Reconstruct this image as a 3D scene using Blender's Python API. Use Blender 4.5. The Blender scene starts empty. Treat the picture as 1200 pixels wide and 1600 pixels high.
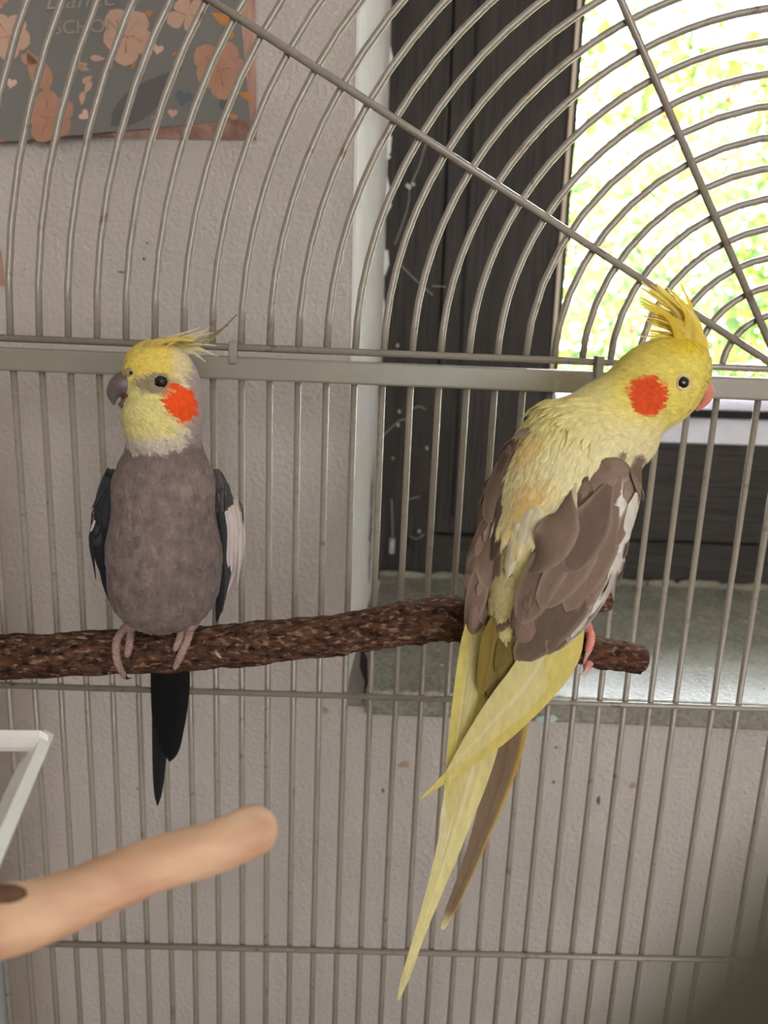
import bpy, math, random
import numpy as np
from mathutils import Matrix, Vector

random.seed(7)
RNG = np.random.default_rng(11)
SC = bpy.context.scene
COL = SC.collection

# ------------------------------------------------------------------ camera
FPX = 1200.0                                   # focal length in pixels of the 1200x1600 frame
Z0 = 1.25                                      # height of the cage's spring wire above the floor
CAM = np.array([-0.2150, -0.4132, 0.0091 + Z0])
PITCH, YAW, ROLL = 0.2257, 0.0209, 0.0409
_f = np.array([math.sin(YAW) * math.cos(PITCH), math.cos(YAW) * math.cos(PITCH), -math.sin(PITCH)])
_r = np.array([math.cos(YAW), -math.sin(YAW), 0.0])
_u = np.cross(_r, _f)
CR = math.cos(ROLL) * _r + math.sin(ROLL) * _u
CU = -math.sin(ROLL) * _r + math.cos(ROLL) * _u
CF = _f
cam_d = bpy.data.cameras.new('camera')
cam = bpy.data.objects.new('camera', cam_d)
COL.objects.link(cam)
cam.matrix_world = Matrix(((CR[0], CU[0], -CF[0], CAM[0]), (CR[1], CU[1], -CF[1], CAM[1]),
                           (CR[2], CU[2], -CF[2], CAM[2]), (0, 0, 0, 1)))
cam_d.sensor_fit = 'VERTICAL'
cam_d.sensor_height = 36.0
cam_d.lens = 36.0 * FPX / 1600.0
cam_d.clip_start = 0.002
cam_d.clip_end = 200
cam_d.dof.use_dof = True
cam_d.dof.focus_distance = 0.355
cam_d.dof.aperture_fstop = 9.5
SC.camera = cam

# ------------------------------------------------------------------ world, sun, added fill lamp in the room
SC.view_settings.view_transform = 'Standard'
SC.view_settings.look = 'None'
SC.view_settings.gamma = 1.0
SC.view_settings.use_curve_mapping = False
SC.view_settings.exposure = 1.0
world = bpy.data.worlds.new('sky')
SC.world = world
world.use_nodes = True
bg = world.node_tree.nodes['Background']
bg.inputs['Color'].default_value = (0.90, 0.95, 1.0, 1)
bg.inputs['Strength'].default_value = 17.0
sun_d = bpy.data.lights.new('sun', 'SUN')
sun_d.energy = 22.0
sun_d.angle = math.radians(0.6)
sun_d.color = (1.0, 0.95, 0.85)
sun = bpy.data.objects.new('sun', sun_d)
COL.objects.link(sun)
sun.rotation_euler = Vector((-0.25, 0.62, -0.74)).to_track_quat('-Z', 'Y').to_euler()

# house frame (u along the window wall, v outwards through it, w up)
HU = np.array([.9990, -.042, .012]); HU /= np.linalg.norm(HU)
HW = np.array([-.013, 0, 1.0]); HW -= HU * (HW @ HU); HW /= np.linalg.norm(HW)
HV = np.cross(HW, HU)
HO = np.array([-.215, .12, Z0])
HM = Matrix(((HU[0], HV[0], HW[0], HO[0]), (HU[1], HV[1], HW[1], HO[1]), (HU[2], HV[2], HW[2], HO[2]), (0, 0, 0, 1)))
def H(u, v, w): return HO + HU * u + HV * v + HW * w

fill_d = bpy.data.lights.new('room_fill_lamp', 'AREA')  # added area lamp to brighten the room side; no window is built there
fill_d.shape = 'RECTANGLE'
fill_d.size, fill_d.size_y = 1.5, 1.25
fill_d.energy = 19.5
fill_d.color = (1.0, 0.97, 0.95)
fill = bpy.data.objects.new('room_fill_lamp', fill_d)
COL.objects.link(fill)
_p = H(0.75, -2.62, 0.30)
fill.location = _p
fill.rotation_euler = Vector(H(0.45, 0, 0.1) - _p).to_track_quat('-Z', 'Y').to_euler()

# ------------------------------------------------------------------ pixel helpers (build-time layout only)
def ray(px, py):
    return CF * FPX + CR * (px - 600.0) + CU * (800.0 - py)
def P(px, py, y):
    d = ray(px, py); t = (y - CAM[1]) / d[1]
    return CAM + d * t
def PH(px, py, v):
    d = ray(px, py); c = CAM - HO; t = (v - c @ HV) / (d @ HV)
    q = c + d * t
    return np.array([q @ HU, q @ HV, q @ HW])
def S(y): return (y - CAM[1]) / FPX * 0.985     # metres per pixel at depth y (about)
def to_px(p):
    q = np.asarray(p) - CAM
    z = q @ CF
    return np.stack([600 + FPX * (q @ CR) / z, 800 - FPX * (q @ CU) / z], -1)

# ------------------------------------------------------------------ object helpers
def lin(r, g, b):
    f = lambda c: (c / 255.0) / 12.92 if c / 255.0 <= 0.04045 else ((c / 255.0 + 0.055) / 1.055) ** 2.4
    return np.array([f(r), f(g), f(b)])
def tag(o, label=None, cat=None, group=None, kind=None):
    if label: o['label'] = label
    if cat: o['category'] = cat
    if group: o['group'] = group
    if kind: o['kind'] = kind
    return o
def empty(name, loc=(0, 0, 0)):
    o = bpy.data.objects.new(name, None); COL.objects.link(o); o.location = [float(a) for a in loc]
    o.empty_display_size = 0.02
    bpy.context.view_layer.update()
    return o
def link(name, me, parent=None):
    o = bpy.data.objects.new(name, me); COL.objects.link(o)
    if parent is not None:
        o.parent = parent
        o.matrix_parent_inverse = parent.matrix_world.inverted()
    return o
def mesh(name, v, f, mat, parent=None, smooth=True, col=None, house=False):
    me = bpy.data.meshes.new(name)
    v = np.asarray(v, float)
    if house: v = HO + v[:, :1] * HU + v[:, 1:2] * HV + v[:, 2:3] * HW
    me.from_pydata(v.tolist(), [], [list(map(int, q)) for q in f])
    if col is not None:
        a = me.color_attributes.new('Col', 'FLOAT_COLOR', 'POINT')
        c = np.ones((len(v), 4)); c[:, :3] = col
        a.data.foreach_set('color', c.astype(np.float32).ravel())
    if smooth: me.polygons.foreach_set('use_smooth', [True] * len(me.polygons))
    me.materials.append(mat); me.update()
    return link(name, me, parent)

def box_vf(lo, hi):
    x0, y0, z0 = lo; x1, y1, z1 = hi
    v = [(x0, y0, z0), (x1, y0, z0), (x1, y1, z0), (x0, y1, z0), (x0, y0, z1), (x1, y0, z1), (x1, y1, z1), (x0, y1, z1)]
    f = [(0, 3, 2, 1), (4, 5, 6, 7), (0, 1, 5, 4), (1, 2, 6, 5), (2, 3, 7, 6), (3, 0, 4, 7)]
    return v, f
def boxes(name, bl, mat, parent=None, house=True, bevel=0.0, smooth=False):
    V, F = [], []
    for lo, hi in bl:
        v, f = box_vf(lo, hi); n = len(V); V += v; F += [tuple(i + n for i in q) for q in f]
    o = mesh(name, V, F, mat, parent, smooth, house=house)
    if bevel > 0:
        m = o.modifiers.new('bevel', 'BEVEL'); m.width = bevel; m.segments = 2; m.limit_method = 'ANGLE'
    return o
def catmull(pts, n):
    pts = np.asarray(pts, float)
    if len(pts) == 2: return pts[0] + (pts[1] - pts[0]) * np.linspace(0, 1, n)[:, None]
    q = np.vstack([2 * pts[0] - pts[1], pts, 2 * pts[-1] - pts[-2]])
    out = []
    for t in np.linspace(0, len(pts) - 1, n):
        i = min(int(t), len(pts) - 2); u = t - i
        a, b, c, d = q[i], q[i + 1], q[i + 2], q[i + 3]
        out.append(0.5 * (2 * b + (c - a) * u + (2 * a - 5 * b + 4 * c - d) * u * u + (3 * b - a - 3 * c + d) * u ** 3))
    return np.array(out)
def norm(a):
    a = np.asarray(a, float); return a / np.maximum(np.linalg.norm(a, axis=-1, keepdims=True), 1e-12)
def tube_vf(path, rad, seg=8, jitter=None, flat=None, cap_round=False):
    path = np.asarray(path, float); n = len(path)
    rad = np.broadcast_to(np.asarray(rad, float), (n,)).copy()
    if cap_round:                                  # close the ends with a dome
        def dome(p, d, r):
            ks = np.array([0.3, 0.6, 0.85, 0.985])
            return p + d * (r * ks)[:, None], r * np.sqrt(1 - ks ** 2)
        d1 = norm(path[-1] - path[-2]); a, ra = dome(path[-1], d1, rad[-1] * cap_round)
        path = np.vstack([path, a]); rad = np.concatenate([rad, ra / cap_round])
        n = len(path)
    tan = norm(np.gradient(path, axis=0))
    ref = np.array([0, 0, 1.0]) if abs(tan[0][2]) < 0.8 else np.array([0, 1.0, 0])
    V = []; up = norm(ref - tan[0] * (ref @ tan[0]))
    for i in range(n):
        up = norm(up - tan[i] * (up @ tan[i])); sd = np.cross(tan[i], up)
        for k in range(seg):
            a = 2 * math.pi * k / seg
            r = rad[i] * (1 + (jitter(i, a) if jitter else 0))
            V.append(path[i] + (up * math.cos(a) * (flat if flat else 1) + sd * math.sin(a)) * r)
    F = []
    for i in range(n - 1):
        for k in range(seg):
            k2 = (k + 1) % seg
            F.append((i * seg + k, i * seg + k2, (i + 1) * seg + k2, (i + 1) * seg + k))
    F.append(tuple(range(seg - 1, -1, -1))); F.append(tuple((n - 1) * seg + k for k in range(seg)))
    return V, F
def tube(name, path, rad, mat, parent=None, seg=8, **k):
    v, f = tube_vf(path, rad, seg, **k)
    return mesh(name, v, f, mat, parent)
def joined(name, vfs, mat, parent=None, smooth=True, house=False):
    V, F = [], []
    for v, f in vfs:
        n = len(V); V += list(v); F += [tuple(i + n for i in q) for q in f]
    return mesh(name, V, F, mat, parent, smooth, house=house)

# ------------------------------------------------------------------ materials
def mat(name, rgb=(128, 128, 128), rough=0.6, metal=0.0, spec=0.5, noise=None, bump=None, attr=False, trans=0.0,
        stretch=None, sheen=0.0, coat=0.0, mix2=None, vary=None):
    m = bpy.data.materials.new(name); m.use_nodes = True
    nt = m.node_tree; N = nt.nodes; L = nt.links
    b = N['Principled BSDF']
    b.inputs['Roughness'].default_value = rough; b.inputs['Metallic'].default_value = metal
    b.inputs['Specular IOR Level'].default_value = spec
    if sheen: b.inputs['Sheen Weight'].default_value = sheen
    if coat: b.inputs['Coat Weight'].default_value = coat
    c = lin(*rgb)
    tc = N.new('ShaderNodeTexCoord'); mp = N.new('ShaderNodeMapping')
    L.new(tc.outputs['Object'], mp.inputs['Vector'])
    if stretch: mp.inputs['Scale'].default_value = stretch
    src = None
    if attr:
        at = N.new('ShaderNodeAttribute'); at.attribute_name = 'Col'; src = at.outputs['Color']
    if noise:                                       # (scale, detail, amount 0..1, second colour)
        sc_, det, amt, c2 = noise
        nz = N.new('ShaderNodeTexNoise'); nz.inputs['Scale'].default_value = sc_; nz.inputs['Detail'].default_value = det
        L.new(mp.outputs['Vector'], nz.inputs['Vector'])
        rp = N.new('ShaderNodeValToRGB')
        rp.color_ramp.elements[0].position = 0.5 - 0.5 * (1 - amt) - 0.02 if False else 0.35
        rp.color_ramp.elements[1].position = 0.68
        L.new(nz.outputs['Fac'], rp.inputs['Fac'])
        mx = N.new('ShaderNodeMix'); mx.data_type = 'RGBA'
        ml = N.new('ShaderNodeMath'); ml.operation = 'MULTIPLY'; ml.inputs[1].default_value = amt
        L.new(rp.outputs['Color'], ml.inputs[0]); L.new(ml.outputs[0], mx.inputs[0])
        if src is not None: L.new(src, mx.inputs[6])
        else: mx.inputs[6].default_value = (*c, 1)
        mx.inputs[7].default_value = (*lin(*c2), 1)
        src = mx.outputs[2]
    if mix2:                                        # second, larger patch layer (scale, lo, hi, amount, colour)
        sc_, lo, hi, amt, c2 = mix2
        nz = N.new('ShaderNodeTexNoise'); nz.inputs['Scale'].default_value = sc_; nz.inputs['Detail'].default_value = 4
        L.new(mp.outputs['Vector'], nz.inputs['Vector'])
        mr = N.new('ShaderNodeMapRange'); mr.inputs[1].default_value = lo; mr.inputs[2].default_value = hi; mr.inputs[4].default_value = amt
        L.new(nz.outputs['Fac'], mr.inputs[0])
        mx = N.new('ShaderNodeMix'); mx.data_type = 'RGBA'; L.new(mr.outputs[0], mx.inputs[0])
        if src is not None: L.new(src, mx.inputs[6])
        else: mx.inputs[6].default_value = (*c, 1)
        mx.inputs[7].default_value = (*lin(*c2), 1)
        src = mx.outputs[2]
    if vary:                                        # (scale, detail, lo, hi): natural light/dark mottling of the material
        nz = N.new('ShaderNodeTexNoise'); nz.inputs['Scale'].default_value = vary[0]; nz.inputs['Detail'].default_value = vary[1]
        L.new(mp.outputs['Vector'], nz.inputs['Vector'])
        mr = N.new('ShaderNodeMapRange'); mr.inputs[1].default_value = .3; mr.inputs[2].default_value = .7
        mr.inputs[3].default_value = vary[2]; mr.inputs[4].default_value = vary[3]
        L.new(nz.outputs['Fac'], mr.inputs[0])
        hs = N.new('ShaderNodeHueSaturation'); L.new(mr.outputs[0], hs.inputs['Value']); L.new(src, hs.inputs['Color'])
        src = hs.outputs['Color']
    if src is not None: L.new(src, b.inputs['Base Color'])
    else: b.inputs['Base Color'].default_value = (*c, 1)
    if bump:                                        # (scale, detail, strength, distance)
        nb = N.new('ShaderNodeTexNoise'); nb.inputs['Scale'].default_value = bump[0]; nb.inputs['Detail'].default_value = bump[1]
        L.new(mp.outputs['Vector'], nb.inputs['Vector'])
        bp = N.new('ShaderNodeBump'); bp.inputs['Strength'].default_value = bump[2]; bp.inputs['Distance'].default_value = bump[3]
        L.new(nb.outputs['Fac'], bp.inputs['Height']); L.new(bp.outputs['Normal'], b.inputs['Normal'])
    if trans > 0:
        tr = N.new('ShaderNodeBsdfTranslucent'); ms = N.new('ShaderNodeMixShader'); ms.inputs[0].default_value = trans
        if src is not None: L.new(src, tr.inputs['Color'])
        else: tr.inputs['Color'].default_value = (*c, 1)
        L.new(b.outputs[0], ms.inputs[1]); L.new(tr.outputs[0], ms.inputs[2])
        L.new(ms.outputs[0], N['Material Output'].inputs['Surface'])
    return m

M = {}
M['plaster'] = mat('plaster', (204, 198, 194), 0.9, spec=0.2, noise=(9, 3, 0.25, (190, 183, 178)), bump=(300, 5, 0.9, 0.0022),
                   mix2=(2.2, 0.52, 0.72, 0.25, (200, 212, 204)))
M['jamb'] = mat('jamb_paint', (240, 240, 240), 0.75, spec=0.3, noise=(40, 3, 0.2, (205, 205, 200)), bump=(60, 3, 0.2, 0.0008))
M['dark_wood'] = mat('dark_wood_upright', (62, 57, 54), 0.6, spec=0.35, noise=(22, 7, 0.8, (34, 31, 29)), bump=(22, 6, 0.8, 0.002), stretch=(14, 14, 0.7))
M['dark_wood_h'] = mat('dark_wood_level', (62, 57, 54), 0.6, spec=0.35, noise=(22, 7, 0.8, (34, 31, 29)), bump=(22, 6, 0.8, 0.002), stretch=(0.7, 14, 14))
M['gap'] = mat('dark_gap', (22, 22, 22), 0.8)
M['alu'] = mat('pale_bead', (226, 224, 238), 0.3, metal=0.15, spec=0.8, noise=(60, 3, 0.3, (200, 196, 212)))
M['brass_edge'] = mat('pale_edge', (214, 200, 180), 0.45)
M['stone'] = mat('grey_stone', (156, 154, 142), 0.24, spec=0.8, noise=(300, 8, 0.8, (102, 102, 90)), bump=(300, 6, 0.45, 0.0010),
                 mix2=(40, 0.45, 0.7, 0.5, (168, 168, 158)))
M['wire'] = mat('cage_enamel', (152, 146, 136), 0.26, spec=0.7, noise=(420, 4, 0.35, (130, 123, 112)), bump=(300, 2, 0.1, 0.0003),
                mix2=(120, 0.62, 0.74, 0.8, (112, 84, 62)))
M['rail'] = mat('cage_rail_enamel', (142, 140, 128), 0.34, noise=(120, 3, 0.25, (130, 128, 116)))
M['bark'] = mat('bark', (124, 86, 66), 0.85, spec=0.25, noise=(330, 9, 1.0, (40, 26, 23)), bump=(600, 8, 1.0, 0.005), stretch=(0.5, 1, 1),
                mix2=(480, 0.55, 0.70, 0.8, (182, 154, 128)))
M['bark_cut'] = mat('cut_wood', (120, 78, 60), 0.8, noise=(120, 5, 0.7, (70, 42, 34)), bump=(200, 4, 0.6, 0.001))
M['blond'] = mat('blond_wood', (226, 190, 158), 0.55, spec=0.3, noise=(70, 4, 0.8, (190, 142, 116)), bump=(150, 3, 0.5, 0.002), stretch=(0.4, 1, 1),
                 mix2=(60, 0.55, 0.72, 0.5, (240, 212, 186)))
M['knot'] = mat('wood_knot', (108, 74, 50), 0.7, noise=(140, 4, 0.6, (60, 44, 34)))
M['plastic'] = mat('white_plastic', (246, 247, 245), 0.4, spec=0.5, noise=(30, 2, 0.15, (200, 204, 206)))
M['paper'] = mat('grey_paper', (128, 128, 126), 0.55, noise=(5, 2, 0.2, (118, 116, 114)))
M['foil'] = mat('copper_foil', (222, 184, 170), 0.3, metal=0.5, noise=(70, 3, 0.6, (130, 92, 80)), bump=(45, 3, 0.8, 0.004), stretch=(1.6, 1, 0.3))
M['peach'] = mat('print_peach', (206, 174, 154), 0.6, noise=(150, 3, 0.5, (196, 156, 132)))
M['peach2'] = mat('print_dark_peach', (190, 148, 126), 0.6, noise=(150, 3, 0.5, (174, 130, 106)))
M['vein'] = mat('print_vein', (176, 96, 78), 0.6)
M['orange'] = mat('print_orange', (204, 136, 76), 0.6)
M['slate'] = mat('print_slate', (104, 102, 104), 0.6)
M['bluegrey'] = mat('print_bluegrey', (100, 112, 122), 0.6)
M['letter'] = mat('print_letter', (168, 160, 154), 0.6)
M['pink'] = mat('print_pale_pink', (228, 190, 174), 0.6)
M['plumage'] = mat('plumage', attr=True, rough=0.95, spec=0.12, bump=(900, 3, 0.5, 0.0006), trans=0.10, sheen=0.1, vary=(330, 5, .88, 1.08))
M['plumage_grey'] = mat('plumage_grey', attr=True, rough=0.95, spec=0.12, bump=(500, 4, 0.8, 0.0012), trans=0.06, sheen=0.1, vary=(190, 6, .72, 1.18))
M['feather'] = mat('feather', attr=True, rough=0.72, spec=0.2, bump=(900, 3, 0.4, 0.0005), trans=0.28, sheen=0.1, vary=(260, 6, .9, 1.06), stretch=(1.6, 1.6, .55))
M['beak_grey'] = mat('beak_grey', (92, 84, 82), 0.45, noise=(160, 3, 0.5, (122, 112, 108)))
M['beak_pink'] = mat('beak_pink', (226, 140, 120), 0.45, noise=(160, 3, 0.4, (236, 168, 146)), trans=0.1)
M['mouth'] = mat('mouth', (96, 48, 44), 0.6)
M['eye'] = mat('eye', (22, 14, 12), 0.08, spec=0.8)
M['lid_grey'] = mat('eyelid_grey', (150, 138, 122), 0.7)
M['lid_pale'] = mat('eyelid_pale', (214, 204, 190), 0.7)
M['skin_grey'] = mat('toe_grey_pink', (178, 150, 144), 0.75, noise=(900, 3, 0.75, (128, 104, 100)), bump=(500, 2, 0.5, 0.0005))
M['skin_pink'] = mat('toe_pink', (238, 160, 154), 0.6, noise=(420, 3, 0.5, (220, 136, 128)), bump=(500, 2, 0.4, 0.0005), trans=0.1)
M['claw'] = mat('claw', (72, 64, 62), 0.4)
M['claw_pale'] = mat('claw_pale', (216, 180, 166), 0.4)
M['room'] = mat('room_paint', (214, 206, 198), 0.9, noise=(6, 2, 0.1, (205, 198, 190)))
M['floor'] = mat('floor_wood', (140, 108, 82), 0.6, noise=(8, 5, 0.6, (112, 84, 62)), stretch=(1, 8, 1))
M['olive'] = mat('olive_matte', (92, 90, 68), 0.8, noise=(60, 2, 0.4, (80, 82, 60)))
M['web'] = mat('cobweb', (206, 204, 198), 0.8)
M['chip'] = mat('bare_plaster', (120, 84, 64), 0.95, noise=(200, 3, 0.5, (96, 70, 56)))
M['stain'] = mat('wall_stain', (184, 164, 148), 0.95, noise=(260, 3, 0.6, (160, 132, 112)))
M['speck'] = mat('wall_speck', (112, 104, 98), 0.95)
M['void'] = mat('crack', (38, 32, 28), 0.95)
M['mint'] = mat('old_paint_mint', (186, 214, 200), 0.8)
M['dust'] = mat('dust_roll', (150, 148, 136), 0.95, noise=(300, 3, 0.5, (120, 118, 106)), bump=(400, 3, 0.8, 0.001))
M['leaf'] = mat('garden_leaf', attr=True, rough=0.5, spec=0.4, trans=0.35)
M['lawn'] = mat('garden_ground', (196, 190, 140), 0.95, noise=(5, 6, 0.6, (150, 168, 96)))
M['stem'] = mat('garden_stem', (120, 92, 70), 0.9)
def glass_mat():
    m = bpy.data.materials.new('window_glass'); m.use_nodes = True
    N = m.node_tree.nodes; L = m.node_tree.links; N.remove(N['Principled BSDF'])
    t = N.new('ShaderNodeBsdfTransparent'); g = N.new('ShaderNodeBsdfGlossy'); g.inputs['Roughness'].default_value = 0.02
    fr = N.new('ShaderNodeFresnel'); fr.inputs['IOR'].default_value = 1.45; x = N.new('ShaderNodeMixShader')
    L.new(fr.outputs[0], x.inputs[0]); L.new(t.outputs[0], x.inputs[1]); L.new(g.outputs[0], x.inputs[2])
    L.new(x.outputs[0], N['Material Output'].inputs['Surface'])
    return m
M['glass'] = glass_mat()

# ------------------------------------------------------------------ room shell
U0, U1, V0, W0, W1 = -1.9, 1.7, -2.7, -1.25, 1.25     # room box in the house frame
WU1, WW1 = 0.98, 1.00                                  # window opening: right edge, head
JU = -0.015                                            # left edge of the opening on the room side
FV = 0.275                                             # face of the window frame
TH = 0.36                                              # wall thickness
SB, ST = -0.266, -0.2455                               # sill bottom / top
def structure(o, label): return tag(o, label, None, None, 'structure')
wb = boxes('wall_back', [((U0, 0, W0), (JU, TH, W1)), ((WU1, 0, W0), (U1, TH, W1)), ((JU, 0, WW1), (WU1, TH, W1)), ((JU, 0, W0), (WU1, TH, SB + 0.001))], M['plaster'])
structure(wb, 'rough grey-white plaster wall around the deep window recess')
# splayed, smooth painted reveal on the left side of the recess
rv = [(JU - .001, -.0012, ST), (JU + .0012, -.0012, ST), (-.003, FV + .01, ST), (-.03, FV + .01, ST)]
rv2 = rv + [(a, b, WW1) for a, b, c in rv]
rvo = mesh('reveal', rv2, [(0, 1, 2, 3), (7, 6, 5, 4), (0, 4, 5, 1), (1, 5, 6, 2), (2, 6, 7, 3), (3, 7, 4, 0)], M['jamb'], wb, False, house=True)
for nm, bl in (('wall_left', ((U0 - .1, V0, W0), (U0, 0, W1))), ('wall_right', ((U1, V0, W0), (U1 + .1, 0, W1))),
               ('floor', ((U0, V0 - .1, W0 - .1), (U1, TH, W0))), ('ceiling', ((U0, V0 - .1, W1), (U1, TH, W1 + .1)))):
    structure(boxes(nm, [bl], M['floor' if nm == 'floor' else 'room']), {'wall_left': 'plain pale wall on the side of the room', 'wall_right': 'plain pale wall beyond the window', 'floor': 'brown wooden room floor', 'ceiling': 'plain pale ceiling'}[nm])
structure(boxes('wall_front', [((U0, V0 - .1, W0), (U1, V0, W1))], M['room']), 'pale room wall facing the window wall')

# stone sill
sill = boxes('trim_1', [((0.0, -.012, SB), (WU1 - .002, FV + .03, ST))], M['stone'], bevel=0.0025)
structure(sill, 'grey stone window sill, dusty and worn, under the dark window frame')
# crumbling plaster patch at the sill's end and along the frame
def patch(name, pts, m, parent, n=None, thick=0.0006):
    V = [tuple(p) for p in pts]; k = len(V); c = np.mean(pts, axis=0)
    off = np.asarray(n, float) * thick
    V2 = [tuple(np.asarray(p) + off) for p in pts]
    F = [tuple(range(k, 2 * k))] + [(i, (i + 1) % k, k + (i + 1) % k, k + i) for i in range(k)]
    return mesh(name, V + V2, F, m, parent, False, house=True)

# ------------------------------------------------------------------ window
win = empty('window_1', H(0.2, FV, ST)); structure(win, 'dark wooden window with a glazed sash over the stone sill')
GI, GB = 0.169, -0.091                     # inner edges of the sash facing
SPL, SPB = 0.055, -0.1986                  # joints between outer frame and sash
fo = boxes('outer_frame', [((-.004, FV, ST - .01), (SPL - .0006, FV + .07, WW1 + .01))], M['dark_wood'], win, bevel=.0015)
boxes('outer_frame', [((SPL - .0015, FV + .001, ST - .01), (WU1, FV + .07, SPB - .0015))], M['dark_wood_h'], win, bevel=.0015)
boxes('outer_frame', [((SPL, FV + .001, WW1 - .07), (WU1, FV + .07, WW1 + .01))], M['dark_wood_h'], win, bevel=.0015)
boxes('outer_frame', [((WU1 - .07, FV + .001, SPB), (WU1, FV + .07, WW1 - .07))], M['dark_wood'], win, bevel=.0015)
boxes('joint', [((SPL - .004, FV + .008, SPB - .004), (WU1 - .06, FV + .06, SPB + .004)), ((SPL - .004, FV + .004, SPB), (SPL + .004, FV + .06, WW1 - .06))], M['gap'], win)
sash = empty('sash', H(.3, FV, GB)); sash.parent = win; sash.matrix_parent_inverse = win.matrix_world.inverted()
boxes('stile', [((SPL + .0006, FV - .004, SPB + .0015), (GI, FV + .05, WW1 - .072))], M['dark_wood'], sash, bevel=.002)
boxes('bottom_rail', [((GI, FV - .0055, SPB + .0015), (WU1 - .072, FV + .05, GB))], M['dark_wood_h'], sash, bevel=.002)
boxes('top_rail', [((GI, FV - .0055, WW1 - .16), (WU1 - .072, FV + .05, WW1 - .072))], M['dark_wood_h'], sash, bevel=.002)
boxes('stile', [((WU1 - .16, FV - .005, GB), (WU1 - .072, FV + .05, WW1 - .16))], M['dark_wood'], sash, bevel=.002)
boxes('groove', [((0.076, FV - .0066, SPB + .02), (0.0785, FV - .004, 0.62))], M['gap'], sash)
# sloping pale bead along the bottom, thin bead up the side
V = [(GI, FV - .003, GB), (WU1 - .16, FV - .003, GB), (WU1 - .16, FV + .032, GB + .0225), (GI, FV + .032, GB + .0225),
     (GI, FV + .036, GB), (WU1 - .16, FV + .036, GB)]
mesh('sill_bead', V, [(0, 1, 2, 3), (3, 2, 5, 4), (0, 3, 4), (1, 5, 2), (0, 4, 5, 1)], M['alu'], sash, False, house=True)
boxes('gasket', [((GI, FV + .032, GB + .0215), (WU1 - .16, FV + .046, GB + .031))], M['gap'], sash)
boxes('outer_bead', [((GI, FV + .046, GB + .02), (WU1 - .16, FV + .062, GB + .044))], M['alu'], sash, bevel=.001)
boxes('side_bead', [((GI - .0005, FV - .008, GB), (GI + .003, FV + .02, WW1 - .16))], M['brass_edge'], sash)
boxes('side_bead', [((GI + .003, FV + .0, GB), (GI + .0085, FV + .045, WW1 - .16))], M['dark_wood'], sash)
boxes('pane', [((GI + .004, FV + .044, GB + .01), (WU1 - .165, FV + .048, WW1 - .165))], M['glass'], sash)
# small metal corner fitting low on the frame
fit = boxes('hinge_pin', [((0.010, FV - .006, -.222), (0.016, FV + .002, -.205))], mat('worn_metal', (190, 190, 186), 0.3, metal=0.8), win, bevel=.001)
boxes('hinge_pin', [((0.028, FV - .005, -.214), (0.033, FV + .002, -.203))], M['gap'], win, bevel=.001)

# cracks and missing paint on the reveal (they follow its face)
def on_reveal(v, w, lift=0.0006):
    t = (v + .0012) / (FV + .0112)
    return np.array([JU + .0012 + (-.003 - JU - .0012) * t + lift, v, w])
def reveal_strip(name, w0, w1, v0, wid, m, seed, n=18):
    r = random.Random(seed); L_, R_ = [], []
    vv = v0
    for i in range(n):
        w = w0 + (w1 - w0) * i / (n - 1); vv += r.uniform(-.004, .004)
        hw = wid * (0.25 + r.random()) * math.sin(math.pi * (i + .4) / n)
        L_.append(on_reveal(min(vv - hw, FV), w)); R_.append(on_reveal(min(vv + hw, FV + .002), w))
    V = L_ + R_
    F = [(i, i + 1, n + i + 1, n + i) for i in range(n - 1)]
    return mesh(name, V, F, m, rvo, False, house=True)
reveal_strip('crack', -.005, -.085, .245, .013, M['void'], 3)
reveal_strip('crack', -.12, -.225, .17, .016, M['chip'], 5)
reveal_strip('crack', -.10, -.16, .20, .004, M['void'], 6)
reveal_strip('crack', -.215, -.242, .08, .008, M['void'], 8, 10)
# flaking filler where plaster meets the frame
for i in range(26):
    w = random.uniform(-.19, .40) if i < 20 else random.uniform(.05, .16)
    u0 = -.006; hw = random.uniform(.002, .008); hh = random.uniform(.004, .022)
    k = 7
    pts = [(u0 + hw * math.cos(a) * random.uniform(.6, 1.2), FV - .0012, w + hh * math.sin(a) * random.uniform(.6, 1.2)) for a in np.linspace(0, 2 * math.pi, k, endpoint=False)]
    patch('paint_flake', pts, M['jamb'], win, (0, -1, 0), random.uniform(.0006, .003))
# chipped hollow beside the sill and stains on the wall
cp = PH(568, 1050, -.0006)
patch('chip', [(JU + .0015 + a, -.0016, w) for a, w in ((.009, -.213), (.014, -.225), (.0152, -.250), (.011, -.262), (.0125, -.244), (.0085, -.232))], M['void'], wb, (0, -1, 0))
patch('paint_patch', [tuple(PH(x, y, -.0125)) for x, y in ((836, 1124), (842, 1119), (866, 1117), (872, 1122), (866, 1128), (845, 1129))], M['mint'], sill, (0, -1, 0), .0005)
for i, (x, y, rx, ry) in enumerate([(632, 1195, 12, 7), (990, 1228, 8, 5), (508, 1110, 5, 9), (598, 1235, 3, 4), (868, 1168, 3, 2), (845, 1182, 2, 2), (215, 1232, 2, 2), (935, 1250, 3, 8), (530, 960, 2, 2), (225, 405, 3, 3), (190, 425, 7, 2), (230, 380, 2, 2), (865, 1222, 3, 3)]):
    pts = [tuple(PH(x + rx * math.cos(a) * random.uniform(.5, 1.2), y - ry * math.sin(a) * random.uniform(.5, 1.2), -.0004)) for a in np.linspace(0, 2 * math.pi, 8, endpoint=False)]
    patch('stain', pts, M['stain'] if i in (0, 1, 2) else M['speck'], wb, (0, -1, 0), .0003)
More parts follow.
